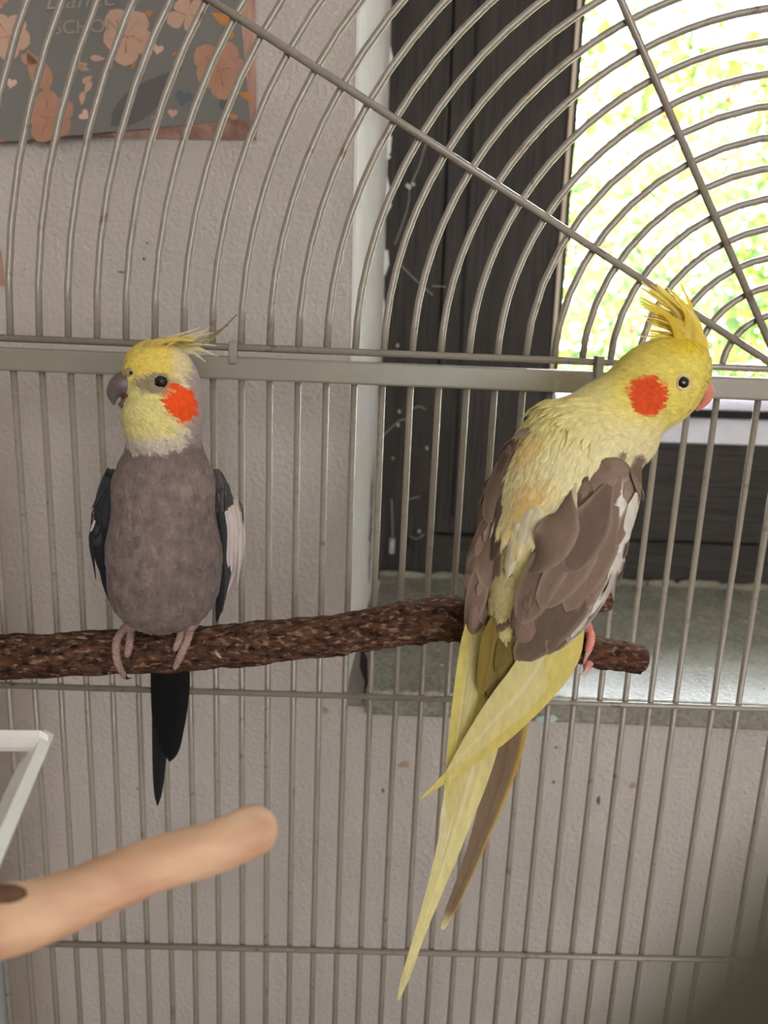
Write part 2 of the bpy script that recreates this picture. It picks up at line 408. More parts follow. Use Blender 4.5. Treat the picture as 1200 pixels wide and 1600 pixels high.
# dust roll at the back of the sill and crumbs on it
def lumps(name, pts, m, parent, r=.003):
    vfs = []
    for p, s in pts:
        t = np.linspace(0, math.pi, 5); V, F = [], []
        for a in t:
            for b in np.linspace(0, 2 * math.pi, 7, endpoint=False):
                q = np.array([math.sin(a) * math.cos(b) * s[0], math.sin(a) * math.sin(b) * s[1], math.cos(a) * s[2]]) * (1 + .25 * random.random())
                V.append(np.asarray(p) + q)
        for i in range(4):
            for k in range(7): F.append((i * 7 + k, (i + 1) * 7 + k, (i + 1) * 7 + (k + 1) % 7, i * 7 + (k + 1) % 7))
        vfs.append((V, F))
    return joined(name, vfs, m, parent, True, house=True)
tag(lumps('dust_line', [((u, FV - .004 - random.random() * .006, ST + .001), (random.uniform(.008, .02), .004, random.uniform(.0015, .005))) for u in np.arange(.01, .6, .012)], M['dust'], sill), kind='stuff')
tag(lumps('crumbs', [((random.uniform(.02, .5), random.uniform(0, .2), ST + .0005), (random.uniform(.0004, .0018), random.uniform(.0004, .001), .0004)) for _ in range(45)], M['web'], sill), kind='stuff')

# ------------------------------------------------------------------ bird cage
s, R0 = 0.015, 1.9944
EL = 1.0414
WR = 0.00185
cage = empty('bird_cage', (-.05, 0, Z0 - .6))
tag(cage, 'cream wire bird cage with arched back panel of concentric bars', 'bird cage')
def arch(r, n=40, a0=0.0, a1=math.pi):
    return [np.array([-r * math.cos(a), 0, Z0 + r / EL * math.sin(a)]) for a in np.linspace(a0, a1, n)]
KMAX = 27
for k in range(0, KMAX + 1):
    r = (k + R0) * s
    tube('arch_wire', arch(r, 22 if k < 8 else 44), WR, M['wire'], cage, 8)
xs = [-(k + R0) * s for k in range(KMAX, -1, -1)] + [0.0 + (j - 0.5) * s for j in (0, 1)] + [(k + R0) * s for k in range(0, KMAX + 1)]
xs = sorted(set(round(x, 4) for x in xs))
BOT = -0.60
for x in xs:
    tube('bar', [(x, .001, Z0 - .006), (x, .001, Z0 + BOT)], WR * .97, M['wire'], cage, 8)
XE = (KMAX + R0) * s + .008
for z in (0.0, -.1953, -.3698, -.545):
    tube('cross_wire', [(-XE, -.0030, Z0 + z), (XE, -.0030, Z0 + z)], WR, M['wire'], cage, 8)
boxes('rail', [((-XE, -.006, Z0 - .0166), (XE, .0045, Z0 - .0048))], M['rail'], cage, house=False, bevel=.0012)
for px in (365, 935):
    p = P(px, 545 if px < 600 else 566, -.004)
    boxes('clip', [((p[0] - .0022, -.0078, Z0 - .0085), (p[0] + .0022, -.0015, Z0 + .0032))], M['rail'], cage, house=False, bevel=.0008)
HUB = np.array([0.0, -.0036, Z0])
for (px, py) in ((330, 0), (970, 0)):
    e = P(px, py, -.0036); d = norm(e - HUB)
    for sgn in (1, -1):
        q = np.array([d[0] * sgn, 0, d[2]])
        L_ = (KMAX + R0) * s / math.hypot(q[0], q[2] * EL)
        tube('spoke', [HUB, HUB + q * L_], WR * 1.05, M['wire'], cage, 8)
lump_r = .006
V, F = [], []
for a in np.linspace(0, math.pi, 7):
    for b in np.linspace(0, 2 * math.pi, 12, endpoint=False):
        V.append(HUB + lump_r * np.array([math.sin(a) * math.cos(b), .6 * math.cos(a), math.sin(a) * math.sin(b)]))
for i in range(6):
    for k in range(12): F.append((i * 12 + k, i * 12 + (k + 1) % 12, (i + 1) * 12 + (k + 1) % 12, (i + 1) * 12 + k))
tag(mesh('hub', V, F, mat('hub_red', (150, 70, 66), 0.5), cage), 'small reddish hub where the spokes meet')
for sg in (-1, 1):
    boxes('corner_post', [((sg * XE - .006, -.008, Z0 + BOT), (sg * XE + .006, .006, Z0))], mat('post_enamel', (176, 182, 186), 0.45), cage, house=False, bevel=.001)
boxes('base_tray', [((-XE - .006, -.62, Z0 + BOT - .05), (XE + .006, .02, Z0 + BOT))], M['rail'], cage, house=False, bevel=.004)
# side panel on the branch's end: wires and rails along y
vf = []
for i in range(1, 38):
    y = -.001 - i * s
    vf.append(tube_vf([(-XE, y, Z0 - .008), (-XE, y, Z0 + BOT)], WR, 6))
for z in (-.012, -.1953, -.3698): vf.append(tube_vf([(-XE, -.6, Z0 + z), (-XE, 0, Z0 + z)], WR * 1.3, 6))
joined('side_panel', vf, M['wire'], cage)

# ------------------------------------------------------------------ signed-distance bodies
class Body:
    def __init__(self, k=.010): self.pr = []; self.k = k
    def ell(self, c, r, fwd=None, up=(0, 0, 1)):
        # radii (along fwd, along side, along up)
        if fwd is None: R = np.eye(3)
        else:
            f = norm(fwd); sd = norm(np.cross(up, f)); u = np.cross(f, sd); R = np.stack([f, sd, u])
        self.pr.append(('e', np.asarray(c, float), np.asarray(r, float), R)); return self
    def cap(self, a, b, ra, rb):
        self.pr.append(('c', np.asarray(a, float), np.asarray(b, float), (ra, rb))); return self
    def __call__(self, p):
        p = np.atleast_2d(p); d = None
        for q in self.pr:
            if q[0] == 'e':
                l = (p - q[1]) @ q[3].T
                k0 = np.linalg.norm(l / q[2], axis=1); k1 = np.linalg.norm(l / q[2] ** 2, axis=1)
                e = k0 * (k0 - 1) / np.maximum(k1, 1e-9)
                e = np.where(k0 < 1e-6, -q[2].min(), e)
            else:
                ab = q[2] - q[1]; t = np.clip(((p - q[1]) @ ab) / (ab @ ab), 0, 1)
                e = np.linalg.norm(p - q[1] - t[:, None] * ab, axis=1) - (q[3][0] + (q[3][1] - q[3][0]) * t)
            if d is None: d = e
            else:
                h = np.clip(.5 + .5 * (e - d) / self.k, 0, 1)
                d = e * (1 - h) + d * h - self.k * h * (1 - h) if False else (d + (e - d) * (1 - h)) - self.k * h * (1 - h)
        return d
    def grad(self, p, h=4e-4):
        p = np.atleast_2d(p); g = np.zeros_like(p)
        for i in range(3):
            o = np.zeros(3); o[i] = h
            g[:, i] = self(p + o) - self(p - o)
        return norm(g)
    def bounds(self):
        lo = np.full(3, 1e9); hi = -lo
        for q in self.pr:
            if q[0] == 'e': r = q[2].max(); a = [q[1]]
            else: r = max(q[3]); a = [q[1], q[2]]
            for c in a: lo = np.minimum(lo, c - r); hi = np.maximum(hi, c + r)
        return lo - .006, hi + .006
    def trace(self, px, py, off=0.0):
        d = norm(ray(px, py)); t = .05; best = (1e9, t)
        for _ in range(160):
            p = CAM + d * t; v = float(self(p)[0])
            if v < best[0]: best = (v, t)
            if v < 5e-5 or t > .55: break
            t += max(v * .8, 2e-4)
        p = CAM + d * best[1]; n = self.grad(p)[0]
        if best[0] > 1e-3: p = p - n * best[0] * 0.0
        return p + n * off, n
def surface(fn, lo, hi, h):
    n = np.ceil((hi - lo) / h).astype(int) + 1
    ax = [lo[i] + h * np.arange(n[i]) for i in range(3)]
    G = np.stack(np.meshgrid(*ax, indexing='ij'), -1); D = fn(G.reshape(-1, 3)).reshape(n)
    nc = n - 1; acc = np.zeros((*nc, 3)); cnt = np.zeros(nc)
    cn = [(i, j, k) for i in (0, 1) for j in (0, 1) for k in (0, 1)]
    sl = lambda c: tuple(slice(c[i], c[i] + nc[i]) for i in range(3))
    for a in cn:
        for ax_ in range(3):
            if a[ax_]: continue
            b = list(a); b[ax_] = 1
            da, db = D[sl(a)], D[sl(b)]; m = (da < 0) != (db < 0)
            t = np.where(m, da / np.where(m, da - db, 1), 0)
            for i in range(3): acc[..., i] += m * (a[i] + (t if i == ax_ else 0))
            cnt += m
    act = cnt > 0; idx = -np.ones(nc, int); idx[act] = np.arange(act.sum())
    cells = np.argwhere(act); V = lo + h * (cells + acc[act] / cnt[act][:, None])
    F = []
    for ax_ in range(3):
        o1, o2 = (ax_ + 1) % 3, (ax_ + 2) % 3
        s0 = [slice(None)] * 3; s1 = [slice(None)] * 3; s0[ax_] = slice(0, -1); s1[ax_] = slice(1, None)
        m = (D[tuple(s0)] < 0) != (D[tuple(s1)] < 0); sg = D[tuple(s0)] < 0
        for e in np.argwhere(m):
            if e[o1] < 1 or e[o2] < 1 or e[o1] >= nc[o1] or e[o2] >= nc[o2]: continue
            q = []
            for d1, d2 in ((-1, -1), (0, -1), (0, 0), (-1, 0)):
                c = e.copy(); c[o1] += d1; c[o2] += d2; q.append(idx[tuple(c)])
            F.append(q if sg[tuple(e)] else q[::-1])
    return V, np.array(F)
def body_mesh(name, B, h, colf, material, parent):
    lo, hi = B.bounds(); V, F = surface(B, lo, hi, h)
    o = mesh(name, V, F, material, parent, True, col=colf(V, B.grad(V)))
    return o, V, F
def flakes(name, B, V, F, n, colf, flowf, sizef, material, parent, keep=None, seed=1, lift=.18, R=.028, base=0.0002, tone=.05):
    r = np.random.default_rng(seed)
    a, b, c = V[F[:, 0]], V[F[:, 1]], V[F[:, 2]]
    ar = np.linalg.norm(np.cross(b - a, c - a), axis=1)
    f = r.choice(len(F), n, p=ar / ar.sum()); w1, w2 = r.random((2, n, 1))
    p = V[F[f, 0]] * (1 - w1) * (1 - w2) + V[F[f, 1]] * w1 * (1 - w2) + V[F[f, 2]] * w1 * w2 + V[F[f, 3]] * (1 - w1) * w2
    nn = B.grad(p)
    if keep is not None:
        k = keep(p, nn); p, nn = p[k], nn[k]
    n = len(p); L, W = sizef(p)
    L = L * (.75 + .5 * r.random(n)); W = W * (.75 + .5 * r.random(n))
    fl = flowf(p); t = norm(fl - nn * (fl * nn).sum(1)[:, None]); bb = np.cross(nn, t)
    t = norm(t + bb * (r.normal(0, .16, n))[:, None]); bb = np.cross(nn, t)
    prof = [(0, 0), (.35, -.5), (.35, .5), (.75, -.42), (.75, .42), (1, 0), (.35, 0), (.75, 0)]
    lf = lift * (.6 + .8 * r.random(n))
    vs = []
    for sx, wy in prof:
        hgt = base + L * sx * lf * .5 - (L * sx) ** 2 / (2 * R) * .8 + (.14 * W if wy == 0 and 0 < sx < 1 else 0) - .06 * W * (abs(wy) > 0)
        vs.append(p + t * (L * sx)[:, None] + bb * (W * wy)[:, None] + nn * hgt[:, None])
    VV = np.stack(vs, 1).reshape(-1, 3)
    tri = np.array([(0, 6, 1), (0, 2, 6), (1, 6, 7), (1, 7, 3), (6, 2, 4), (6, 4, 7), (3, 7, 5), (7, 4, 5)])
    FF = (np.arange(n)[:, None, None] * 8 + tri[None]).reshape(-1, 3)
    cc = colf(p, nn) * (1 + r.normal(0, tone, (n, 1)))
    cc = np.repeat(cc[:, None], 8, 1) * np.array([.86, 1.0, 1.0, 1.08, 1.08, 1.1, .92, .98])[None, :, None]
    cc = np.clip(cc, 0, 1).reshape(-1, 3)
    o = mesh(name, VV, FF, material, parent, True, col=cc); o['kind'] = 'stuff'
    return o
def feather(name, pts, nrm, hw, colf, material, parent, n=16, camber=.25, m=6, notch=0.0, asym=0.0, barbs=0):
    """one feather: path points, normals at them, half widths along it (list), colour(t, c) -> rgb"""
    path = catmull(pts, n); nr = norm(catmull(nrm, n)); tan = norm(np.gradient(path, axis=0))
    sd = norm(np.cross(tan, nr)); nr = np.cross(sd, tan)
    ts = np.linspace(0, 1, n); w = np.interp(ts, np.linspace(0, 1, len(hw)), hw)
    V, C = [], []
    for i in range(n):
        for j in range(m + 1):
            c = -1 + 2 * j / m
            ww = w[i] * (1 + asym * c)
            rag = 1 + (barbs * (random.random() - .5) if abs(c) == 1 else 0)
            V.append(path[i] + sd[i] * (c * ww * rag) - nr[i] * (c * c * camber * w[i]) + nr[i] * (.00025 if abs(c) < .05 else 0))
            C.append(colf(ts[i], c))
    F = [(i * (m + 1) + j, i * (m + 1) + j + 1, (i + 1) * (m + 1) + j + 1, (i + 1) * (m + 1) + j) for i in range(n - 1) for j in range(m)]
    return mesh(name, V, F, material, parent, True, col=np.array(C))
def round_tip(w, tip=.35, base=.7, n=9, k=.55):
    """half-width list: base fraction, full in the middle, rounded tip"""
    t = np.linspace(0, 1, n * 3)
    a = np.interp(t, [0, .35, 1 - k * .5, 1], [base, 1, 1, 1])
    e = np.clip((1 - t) / k, 0, 1); a = a * np.sqrt(1 - (1 - e) ** 2) ** (1.0)
    a[-1] = tip * .15
    return list(w * a)
def mixc(a, b, t): return np.asarray(a) * (1 - t) + np.asarray(b) * t
def sstep(a, b, x): t = np.clip((x - a) / (b - a), 0, 1); return t * t * (3 - 2 * t)

# ------------------------------------------------------------------ branch perch
BY = -.066
bpts = [(-152, 1036, 37), (-80, 1032, 37), (0, 1028, 37), (150, 1021, 37), (300, 1013, 36), (400, 1004, 36), (520, 992, 34), (600, 979, 35), (660, 970, 37), (715, 968, 38)]
main = [(P(x, y, BY), r * S(BY)) for x, y, r in bpts] + [(P(x, y, yy), r * S(yy)) for x, y, r, yy in ((800, 986, 33, BY + .002), (900, 1012, 27, BY + .003), (1003, 1030, 24.5, BY + .002))]
fork = [(P(x, y, yy), r * S(yy)) for x, y, r, yy in ((690, 966, 30, BY + .004), (770, 955, 25, BY + .014), (860, 946, 21, BY + .024), (948, 938, 19, BY + .034))]
BR = Body(.006)
for (a, ra), (b, rb) in zip(main[:-1], main[1:]): BR.cap(a, b, ra, rb)
branch = empty('branch_perch', P(400, 1004, BY))
tag(branch, 'knobbly dark brown bark branch perch, forked at one end', 'perch')
def bark_tube(name, pr, n, parent, seed):
    r = random.Random(seed); path = catmull([a for a, _ in pr], n); rad = np.interp(np.linspace(0, len(pr) - 1, n), range(len(pr)), [b for _, b in pr])
    ph = [(r.uniform(0, 6.3), r.uniform(.02, .9), r.randint(1, 9), r.uniform(.008, .022)) for _ in range(18)]
    j = lambda i, a: sum(am * math.sin(k * a + p + i * fq) for p, fq, k, am in ph) + r.uniform(-.03, .03)
    return tube(name, path, rad, M['bark'], parent, 22, jitter=j, cap_round=.25)
bark_tube('limb', main, 170, branch, 2)
bark_tube('side_shoot', fork, 60, branch, 3)
e0, e1 = main[-1][0], main[-2][0]; dd = norm(e0 - e1)
tube('cut_end', [e0 + dd * main[-1][1] * .2, e0 + dd * main[-1][1] * .27], [main[-1][1] * .80, main[-1][1] * .72], M['bark_cut'], branch, 18)
# pale scar where bark is missing
p0, n0 = BR.trace(341, 1022, .0004)
mesh('bark_scar', [BR.trace(x, y, .0006)[0] for x, y in ((336, 1018), (341, 1019), (347, 1026), (345, 1028), (339, 1024))], [(0, 1, 2, 3, 4)], mat('pale_scar', (178, 158, 140), 0.9), branch, False)

# ------------------------------------------------------------------ toes
def toes(parent, specs, skin, claw, rr=.0019):
    for path, cl in specs:
        pp = [np.array(q[0] if isinstance(q, tuple) else q) for q in path]; pts = catmull(pp, 20)
        rad = np.interp(np.linspace(0, 1, 20), [0, .2, .8, 1], [rr * 1.15, rr, rr * .92, rr * .7])
        rad = rad * (1 + .10 * np.cos(np.arange(20) * math.pi))
        t = tube('toe', pts, rad, skin, parent, 10, cap_round=.8)
        c = catmull([pts[-1]] + cl, 8)
        tube('claw', c, np.linspace(rr * .6, .00015, 8), claw, t, 8)
def onbr(px, py, off=.0012): return BR.trace(px, py, off)

# ================================================================== grey cockatiel
LB = empty('cockatiel', P(255, 985, BY))
tag(LB, 'grey cockatiel with yellow face facing the room, dark tail behind the branch', 'bird')
LY = BY - .002
q = S(LY)
g = Body(.009)
g.ell(P(258, 862, LY), (.0255, 88 * q, 118 * q), (0, -1, -.08))
g.ell(P(256, 915, LY + .001), (.023, 78 * q, 68 * q), (0, -1, -.1))
g.ell(P(256, 770, LY - .002), (.0205, 74 * q, 72 * q), (0, -1, 0))
g.cap(P(258, 735, LY - .003), P(258, 650, LY - .006), 60 * q, 50 * q)
HY = LY - .008
HC = P(258, 612, HY)
HF = norm((-.95, -.30, -.05)); HS = norm(np.cross((0, 0, 1), HF)) * -1; HT = np.cross(HF, -HS)
if HS[1] > 0: HS = -HS                                    # side of the head turned to the room
HUP = np.array([0, 0, 1.0])
g.ell(HC, (.0148, .0150, .0205), HF)
g.ell(P(249, 655, HY - .003), (.0130, .0140, .0120), HF)     # bib and cheeks
g.ell(P(231, 583, HY - .003), (.0090, .0085, .0105), HF)      # brow in front of the eye
LG = dict(grey=lin(138, 124, 120), grey2=lin(118, 106, 102), nape=lin(176, 162, 160), yel=lin(238, 216, 110), pale=lin(232, 222, 150), white=lin(222, 212, 196), lore=lin(158, 148, 122), org=lin(244, 92, 38))
eyeL, eyeLn = g.trace(251, 596)
chkL, _ = g.trace(277, 627)
def mirror(p): d = (p - HC) @ HS; return p - 2 * d * HS
chkR = mirror(chkL); eyeR = mirror(eyeL)
lorC, _ = g.trace(233, 596)
def left_col(p, n):
    l = p - HC; a = l @ HF; u = l[:, 2]; c = l @ HS
    wob = .0012 * np.sin(p[:, 0] * 900 + p[:, 2] * 700) + .001 * np.sin(p[:, 2] * 1500 + p[:, 1] * 800)
    col = np.tile(LG['grey'], (len(p), 1))
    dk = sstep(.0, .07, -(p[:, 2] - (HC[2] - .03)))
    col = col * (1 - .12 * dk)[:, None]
    hd = sstep(-.0235, -.0205, u + wob + .12 * np.minimum(a, .01))
    nap = mixc(LG['grey'], LG['nape'], 1.0)
    col = col * (1 - hd)[:, None] + nap * hd[:, None]
    # face mask: in front of the ear on the sides, the whole cap on top
    edge = -.0055 - .004 * sstep(.004, .015, u)
    face = sstep(edge - .0016, edge + .0016, a + wob) * hd
    fc = mixc(LG['pale'], LG['yel'], 0.0)
    fcol = np.tile(fc, (len(p), 1))
    top = sstep(.002, .010, u); fcol = fcol * (1 - top)[:, None] + LG['yel'] * top[:, None]
    low = sstep(-.013, -.0195, u + .3 * np.minimum(0, a)); fcol = fcol * (1 - low)[:, None] + LG['white'] * low[:, None]
    rim = sstep(.0035, -.004, a); fcol = fcol * (1 - rim * .6)[:, None] + LG['white'] * (rim * .6)[:, None]
    col = col * (1 - face)[:, None] + fcol * face[:, None]
    for L0 in (lorC, mirror(lorC)):
        d = np.sqrt(((p - L0) @ HF / .0095) ** 2 + ((p - L0)[:, 2] / .0042) ** 2 + ((p - L0) @ HS / .012) ** 2)
        m = sstep(1.15, .7, d); col = col * (1 - m)[:, None] + LG['lore'] * m[:, None]
    for c0 in (chkL, chkR):
        d = np.linalg.norm((p - c0) * np.array([1, 1, 1.05]), axis=1) + .6 * wob
        m = sstep(.0086, .0068, d); col = col * (1 - m)[:, None] + LG['org'] * m[:, None]
    return col
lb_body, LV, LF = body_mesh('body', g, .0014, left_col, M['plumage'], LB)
def left_flow(p):
    l = p - HC; w = sstep(-.026, -.014, l[:, 2])[:, None]
    hd = -HF[None] + norm(l) * .3 + np.array([0, 0, -.45])
    bd = np.stack([(p[:, 0] - HC[0]) * 3, np.full(len(p), .15), np.full(len(p), -1.0)], 1)
    return hd * w + bd * (1 - w)
def left_size(p):
    w = sstep(-.030, -.016, (p - HC)[:, 2])
    return .0105 * (1 - w) + .0044 * w, .0058 * (1 - w) + .0013 * w
def not_eye(cs, r):
    def k(p, n):
        m = np.ones(len(p), bool)
        for c, rr in zip(cs, r): m &= np.linalg.norm(p - c, axis=1) > rr
        return m
    return k
BKB = P(194, 602, HY - .0065)                            # beak base
kl = not_eye((eyeL, eyeR, BKB), (.0033, .0033, .0066))
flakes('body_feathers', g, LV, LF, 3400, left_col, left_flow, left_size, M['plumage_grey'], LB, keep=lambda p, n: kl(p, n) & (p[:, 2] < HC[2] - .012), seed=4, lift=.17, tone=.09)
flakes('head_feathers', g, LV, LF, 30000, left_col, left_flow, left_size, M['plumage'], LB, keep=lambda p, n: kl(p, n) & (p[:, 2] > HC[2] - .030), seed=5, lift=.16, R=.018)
def eye_parts(parent, p, n, r, lid):
    def sph(c, rr, sq, nm, m_, par):
        V, F = [], []
        b1 = norm(np.cross(n, (0, 0, 1))); b2 = np.cross(n, b1)
        for a in np.linspace(0, math.pi, 9):
            for b in np.linspace(0, 2 * math.pi, 14, endpoint=False):
                V.append(c + rr * (math.sin(a) * math.cos(b) * b1 + math.sin(a) * math.sin(b) * b2 + sq * math.cos(a) * n))
        for i in range(8):
            for k in range(14): F.append((i * 14 + k, (i + 1) * 14 + k, (i + 1) * 14 + (k + 1) % 14, i * 14 + (k + 1) % 14))
        return mesh(nm, V, F, m_, par)
    e = sph(p - n * r * .25, r, .8, 'eye', M['eye'], parent)
    b1 = norm(np.cross(n, (0, 0, 1))); b2 = np.cross(n, b1)
    ring = [p + n * r * .10 + r * 1.08 * (math.cos(a) * b1 + math.sin(a) * b2) for a in np.linspace(0, 2 * math.pi, 25)]
    tube('eyelid', ring, r * .13, lid, e, 6)
eye_parts(LB, eyeL, eyeLn, .0029, M['lid_grey'])
eye_parts(LB, eyeR, norm(eyeLn - 2 * (eyeLn @ HS) * HS), .0029, M['lid_grey'])
# hooked beak, open a crack
def beak(parent, up, lo, m_, flat=.8):
    cu = catmull([a for a, _ in up], 18); ru = np.interp(np.linspace(0, len(up) - 1, 18), range(len(up)), [b for _, b in up])
    b = tube('beak', cu, ru, m_, parent, 14, cap_round=.6)
    cl = catmull([a for a, _ in lo], 10); rl = np.interp(np.linspace(0, len(lo) - 1, 10), range(len(lo)), [b for _, b in lo])
    tube('lower_mandible', cl, rl, m_, b, 12, cap_round=.6)
    return b
yb = HY - .0065
bk = beak(LB, [(P(212, 597, yb + .002), .0052), (P(195, 600, yb - .001), .0055), (P(183, 608, yb - .002), .0044), (P(177, 618, yb - .0028), .0027), (P(178, 632, yb - .003), .0005)],
          [(P(212, 622, yb + .001), .0036), (P(200, 627, yb - .001), .0031), (P(192, 632, yb - .002), .0021), (P(187, 632, yb - .002), .0009)], M['beak_grey'])
tube('mouth_line', catmull([P(210, 613, yb - .0042), P(200, 618, yb - .0052), P(190, 620, yb - .0052)], 8), .0007, M['mouth'], bk, 6)
def blob(name, c, r, m_, parent, sq=(1, 1, 1)):
    V, F = [], []
    for a in np.linspace(0, math.pi, 8):
        for b in np.linspace(0, 2 * math.pi, 12, endpoint=False):
            V.append(np.asarray(c) + r * np.array([math.sin(a) * math.cos(b) * sq[0], math.sin(a) * math.sin(b) * sq[1], math.cos(a) * sq[2]]))
    for i in range(7):
        for k in range(12): F.append((i * 12 + k, (i + 1) * 12 + k, (i + 1) * 12 + (k + 1) % 12, i * 12 + (k + 1) % 12))
    return mesh(name, V, F, m_, parent)
ce, _ = g.trace(203, 583)
ceo = blob('cere', ce + np.array([.0010, .0012, 0]), .0036, M['lid_grey'], LB, (1, .8, .8))
blob('nostril', ce + np.array([.0010, -.0016, .0002]), .0008, M['void'], ceo)
# crest
crest_y = LG['yel']
for i in range(26):
    x0 = 205 + random.random() * 55; y0 = 549 - 12 * math.sin((x0 - 200) / 60 * 2.4)
    yy = HY + random.uniform(-.012, .008)
    b, nb = g.trace(x0, y0 + 6, -.001); b = np.array([b[0], yy, b[2]])
    ln = random.uniform(30, 75); rise = random.uniform(-12, 10)
    e = P(x0 + ln, y0 - 4 + rise * .4, yy + .002); mdl = P(x0 + ln * .5, y0 - 9, yy)
    cc = mixc(LG['yel'], LG['white'] if i % 3 else LG['lore'], random.uniform(.1, .6))
    feather('crest_feather', [b, mdl, e], [(0, -.5, 1)] * 3, [.0006, .0014, .0016, .0010, .0002], lambda t, c, cc=cc: cc, M['feather'], LB, 9, m=2, barbs=.6)
for pts_ in ([(250, 536), (292, 526), (334, 520)], [(258, 540), (300, 536), (338, 540)], [(266, 548), (298, 548), (322, 566)], [(240, 534), (280, 522), (312, 512)], [(262, 540), (318, 536), (371, 491)], [(258, 536), (312, 531), (357, 508)], [(262, 538), (300, 528), (328, 511)], [(270, 546), (305, 542), (341, 557)], [(255, 534), (290, 524), (322, 516)], [(270, 543), (310, 545), (330, 552)]):
    dk = pts_[-1][1] < 510
    feather('crest_feather', [P(x, y, HY + .002) for x, y in pts_], [(0, -.6, 1)] * 3, [.0010, .0014, .0011, .0007, .0002],
            lambda t, c, dk=dk: mixc(LG['pale'], lin(96, 88, 84) if dk else LG['white'], t), M['feather'], LB, 14, m=2, barbs=.5)
# wings folded along the sides
DK, DK2, WHT = lin(70, 72, 76), lin(50, 52, 56), lin(226, 214, 212)
def wing_feathers(parent, B, specs, nm, material):
    for path, w, cf, off in specs:
        tr = [B.trace(x, y, off) for x, y in path]
        feather(nm, [a for a, _ in tr], [b for _, b in tr], round_tip(w * q), cf, material, parent, 16, camber=.22)
lwingR = Body(.006)                                       # wing on the picture's left
a0, a1, a2 = P(176, 745, LY + .010), P(156, 840, LY + .010), P(183, 955, LY + .012)
lwingR.cap(a0, a1, 14 * q, 13 * q).cap(a1, a2, 13 * q, 6 * q)
lwingL = Body(.006)
c0, c1, c2 = P(345, 765, LY + .009), P(360, 840, LY + .010), P(342, 955, LY + .010)
lwingL.cap(c0, c1, 16 * q, 15 * q).cap(c1, c2, 15 * q, 7 * q)
wcol = lambda p, n: np.tile(DK, (len(p), 1))
w1, WV, WF = body_mesh('wing', lwingR, .0015, wcol, M['plumage'], LB)
w2, WV2, WF2 = body_mesh('wing', lwingL, .0015, wcol, M['plumage'], LB)
jit = lambda c, a=.1: np.clip(np.asarray(c) * random.uniform(1 - a, 1 + a), 0, 1)
def solid(c):
    return lambda t, k: np.asarray(c) * (1 - .25 * (abs(k) < .1))
spec = []
for i in range(9):
    f = i / 8
    spec.append(([(172 - 12 * f, 735 + 40 * f), (160 - 8 * f, 765 + 45 * f), (148 + 2 * f, 795 + 55 * f)], 9, solid(jit(DK2 if i % 2 else DK, .2)), .0012 - .0001 * i))
for i in range(5):
    spec.append(([(152 + 4 * i, 800 + 12 * i), (152 + 6 * i, 860 + 14 * i), (170 + 6 * i, 915 + 13 * i)], 8, solid(jit(DK2, .2)), .0008))
spec.append(([(158, 880), (172, 925), (195, 970)], 8, solid(DK2), .0010))
spec.append(([(146, 800), (143, 850), (152, 905)], 6, solid(DK2), .0006))
spec.append(([(153, 812), (150, 822), (146, 832)], 3, solid(WHT), .0022))
wing_feathers(w1, lwingR, spec, 'wing_feather', M['feather'])
spec = []
for i in range(8):
    f = i / 7
    spec.append(([(338 + 10 * f, 738 + 12 * f), (343 + 13 * f, 762 + 16 * f), (342 + 22 * f, 800 - 4 * f)], 8, solid(jit(DK if i % 2 else mixc(DK, LG['grey'], .4), .2)), .0016))
for i in range(4):
    spec.append(([(352 + 4 * i, 780), (362 + 4 * i, 830 + 4 * i), (356 + 3 * i, 885 + 10 * i)], 8, solid(jit(WHT, .06)), .0012 + .0003 * i))
spec.append(([(372, 800), (377, 850), (353, 926)], 7, solid(WHT), .0012))
spec.append(([(366, 785), (371, 800), (372, 820)], 5, solid(DK2), .0026))
for i in range(4):
    spec.append(([(340 + 2 * i, 800 + 12 * i), (346, 860 + 20 * i), (345 - 2 * i, 935 + 12 * i)], 6, solid(jit(DK2, .2)), .0010))
wing_feathers(w2, lwingL, spec, 'wing_feather', M['feather'])
# tail behind the branch
TY = BY + .022
TB, TB2 = lin(34, 38, 42), lin(22, 24, 26)
for path, w, c in (([(248, 960), (250, 1080), (249, 1170), (246, 1259)], 14, TB), ([(262, 960), (264, 1050), (262, 1130), (258, 1180)], 20, TB2), ([(280, 960), (278, 1060), (270, 1150), (265, 1190)], 18, TB),
                   ([(272, 960), (276, 1050), (272, 1120), (266, 1188)], 22, TB2), ([(248, 960), (246, 1040), (246, 1100), (244, 1140)], 12, TB2)):
    i = random.random() * .002
    feather('tail_feather', [P(x, y, TY + i - .004 * (y - 960) / 300) for x, y in path], [(.05, -1, .1)] * len(path), round_tip(w * S(TY)), solid(c), M['feather'], LB, 20, camber=.15)
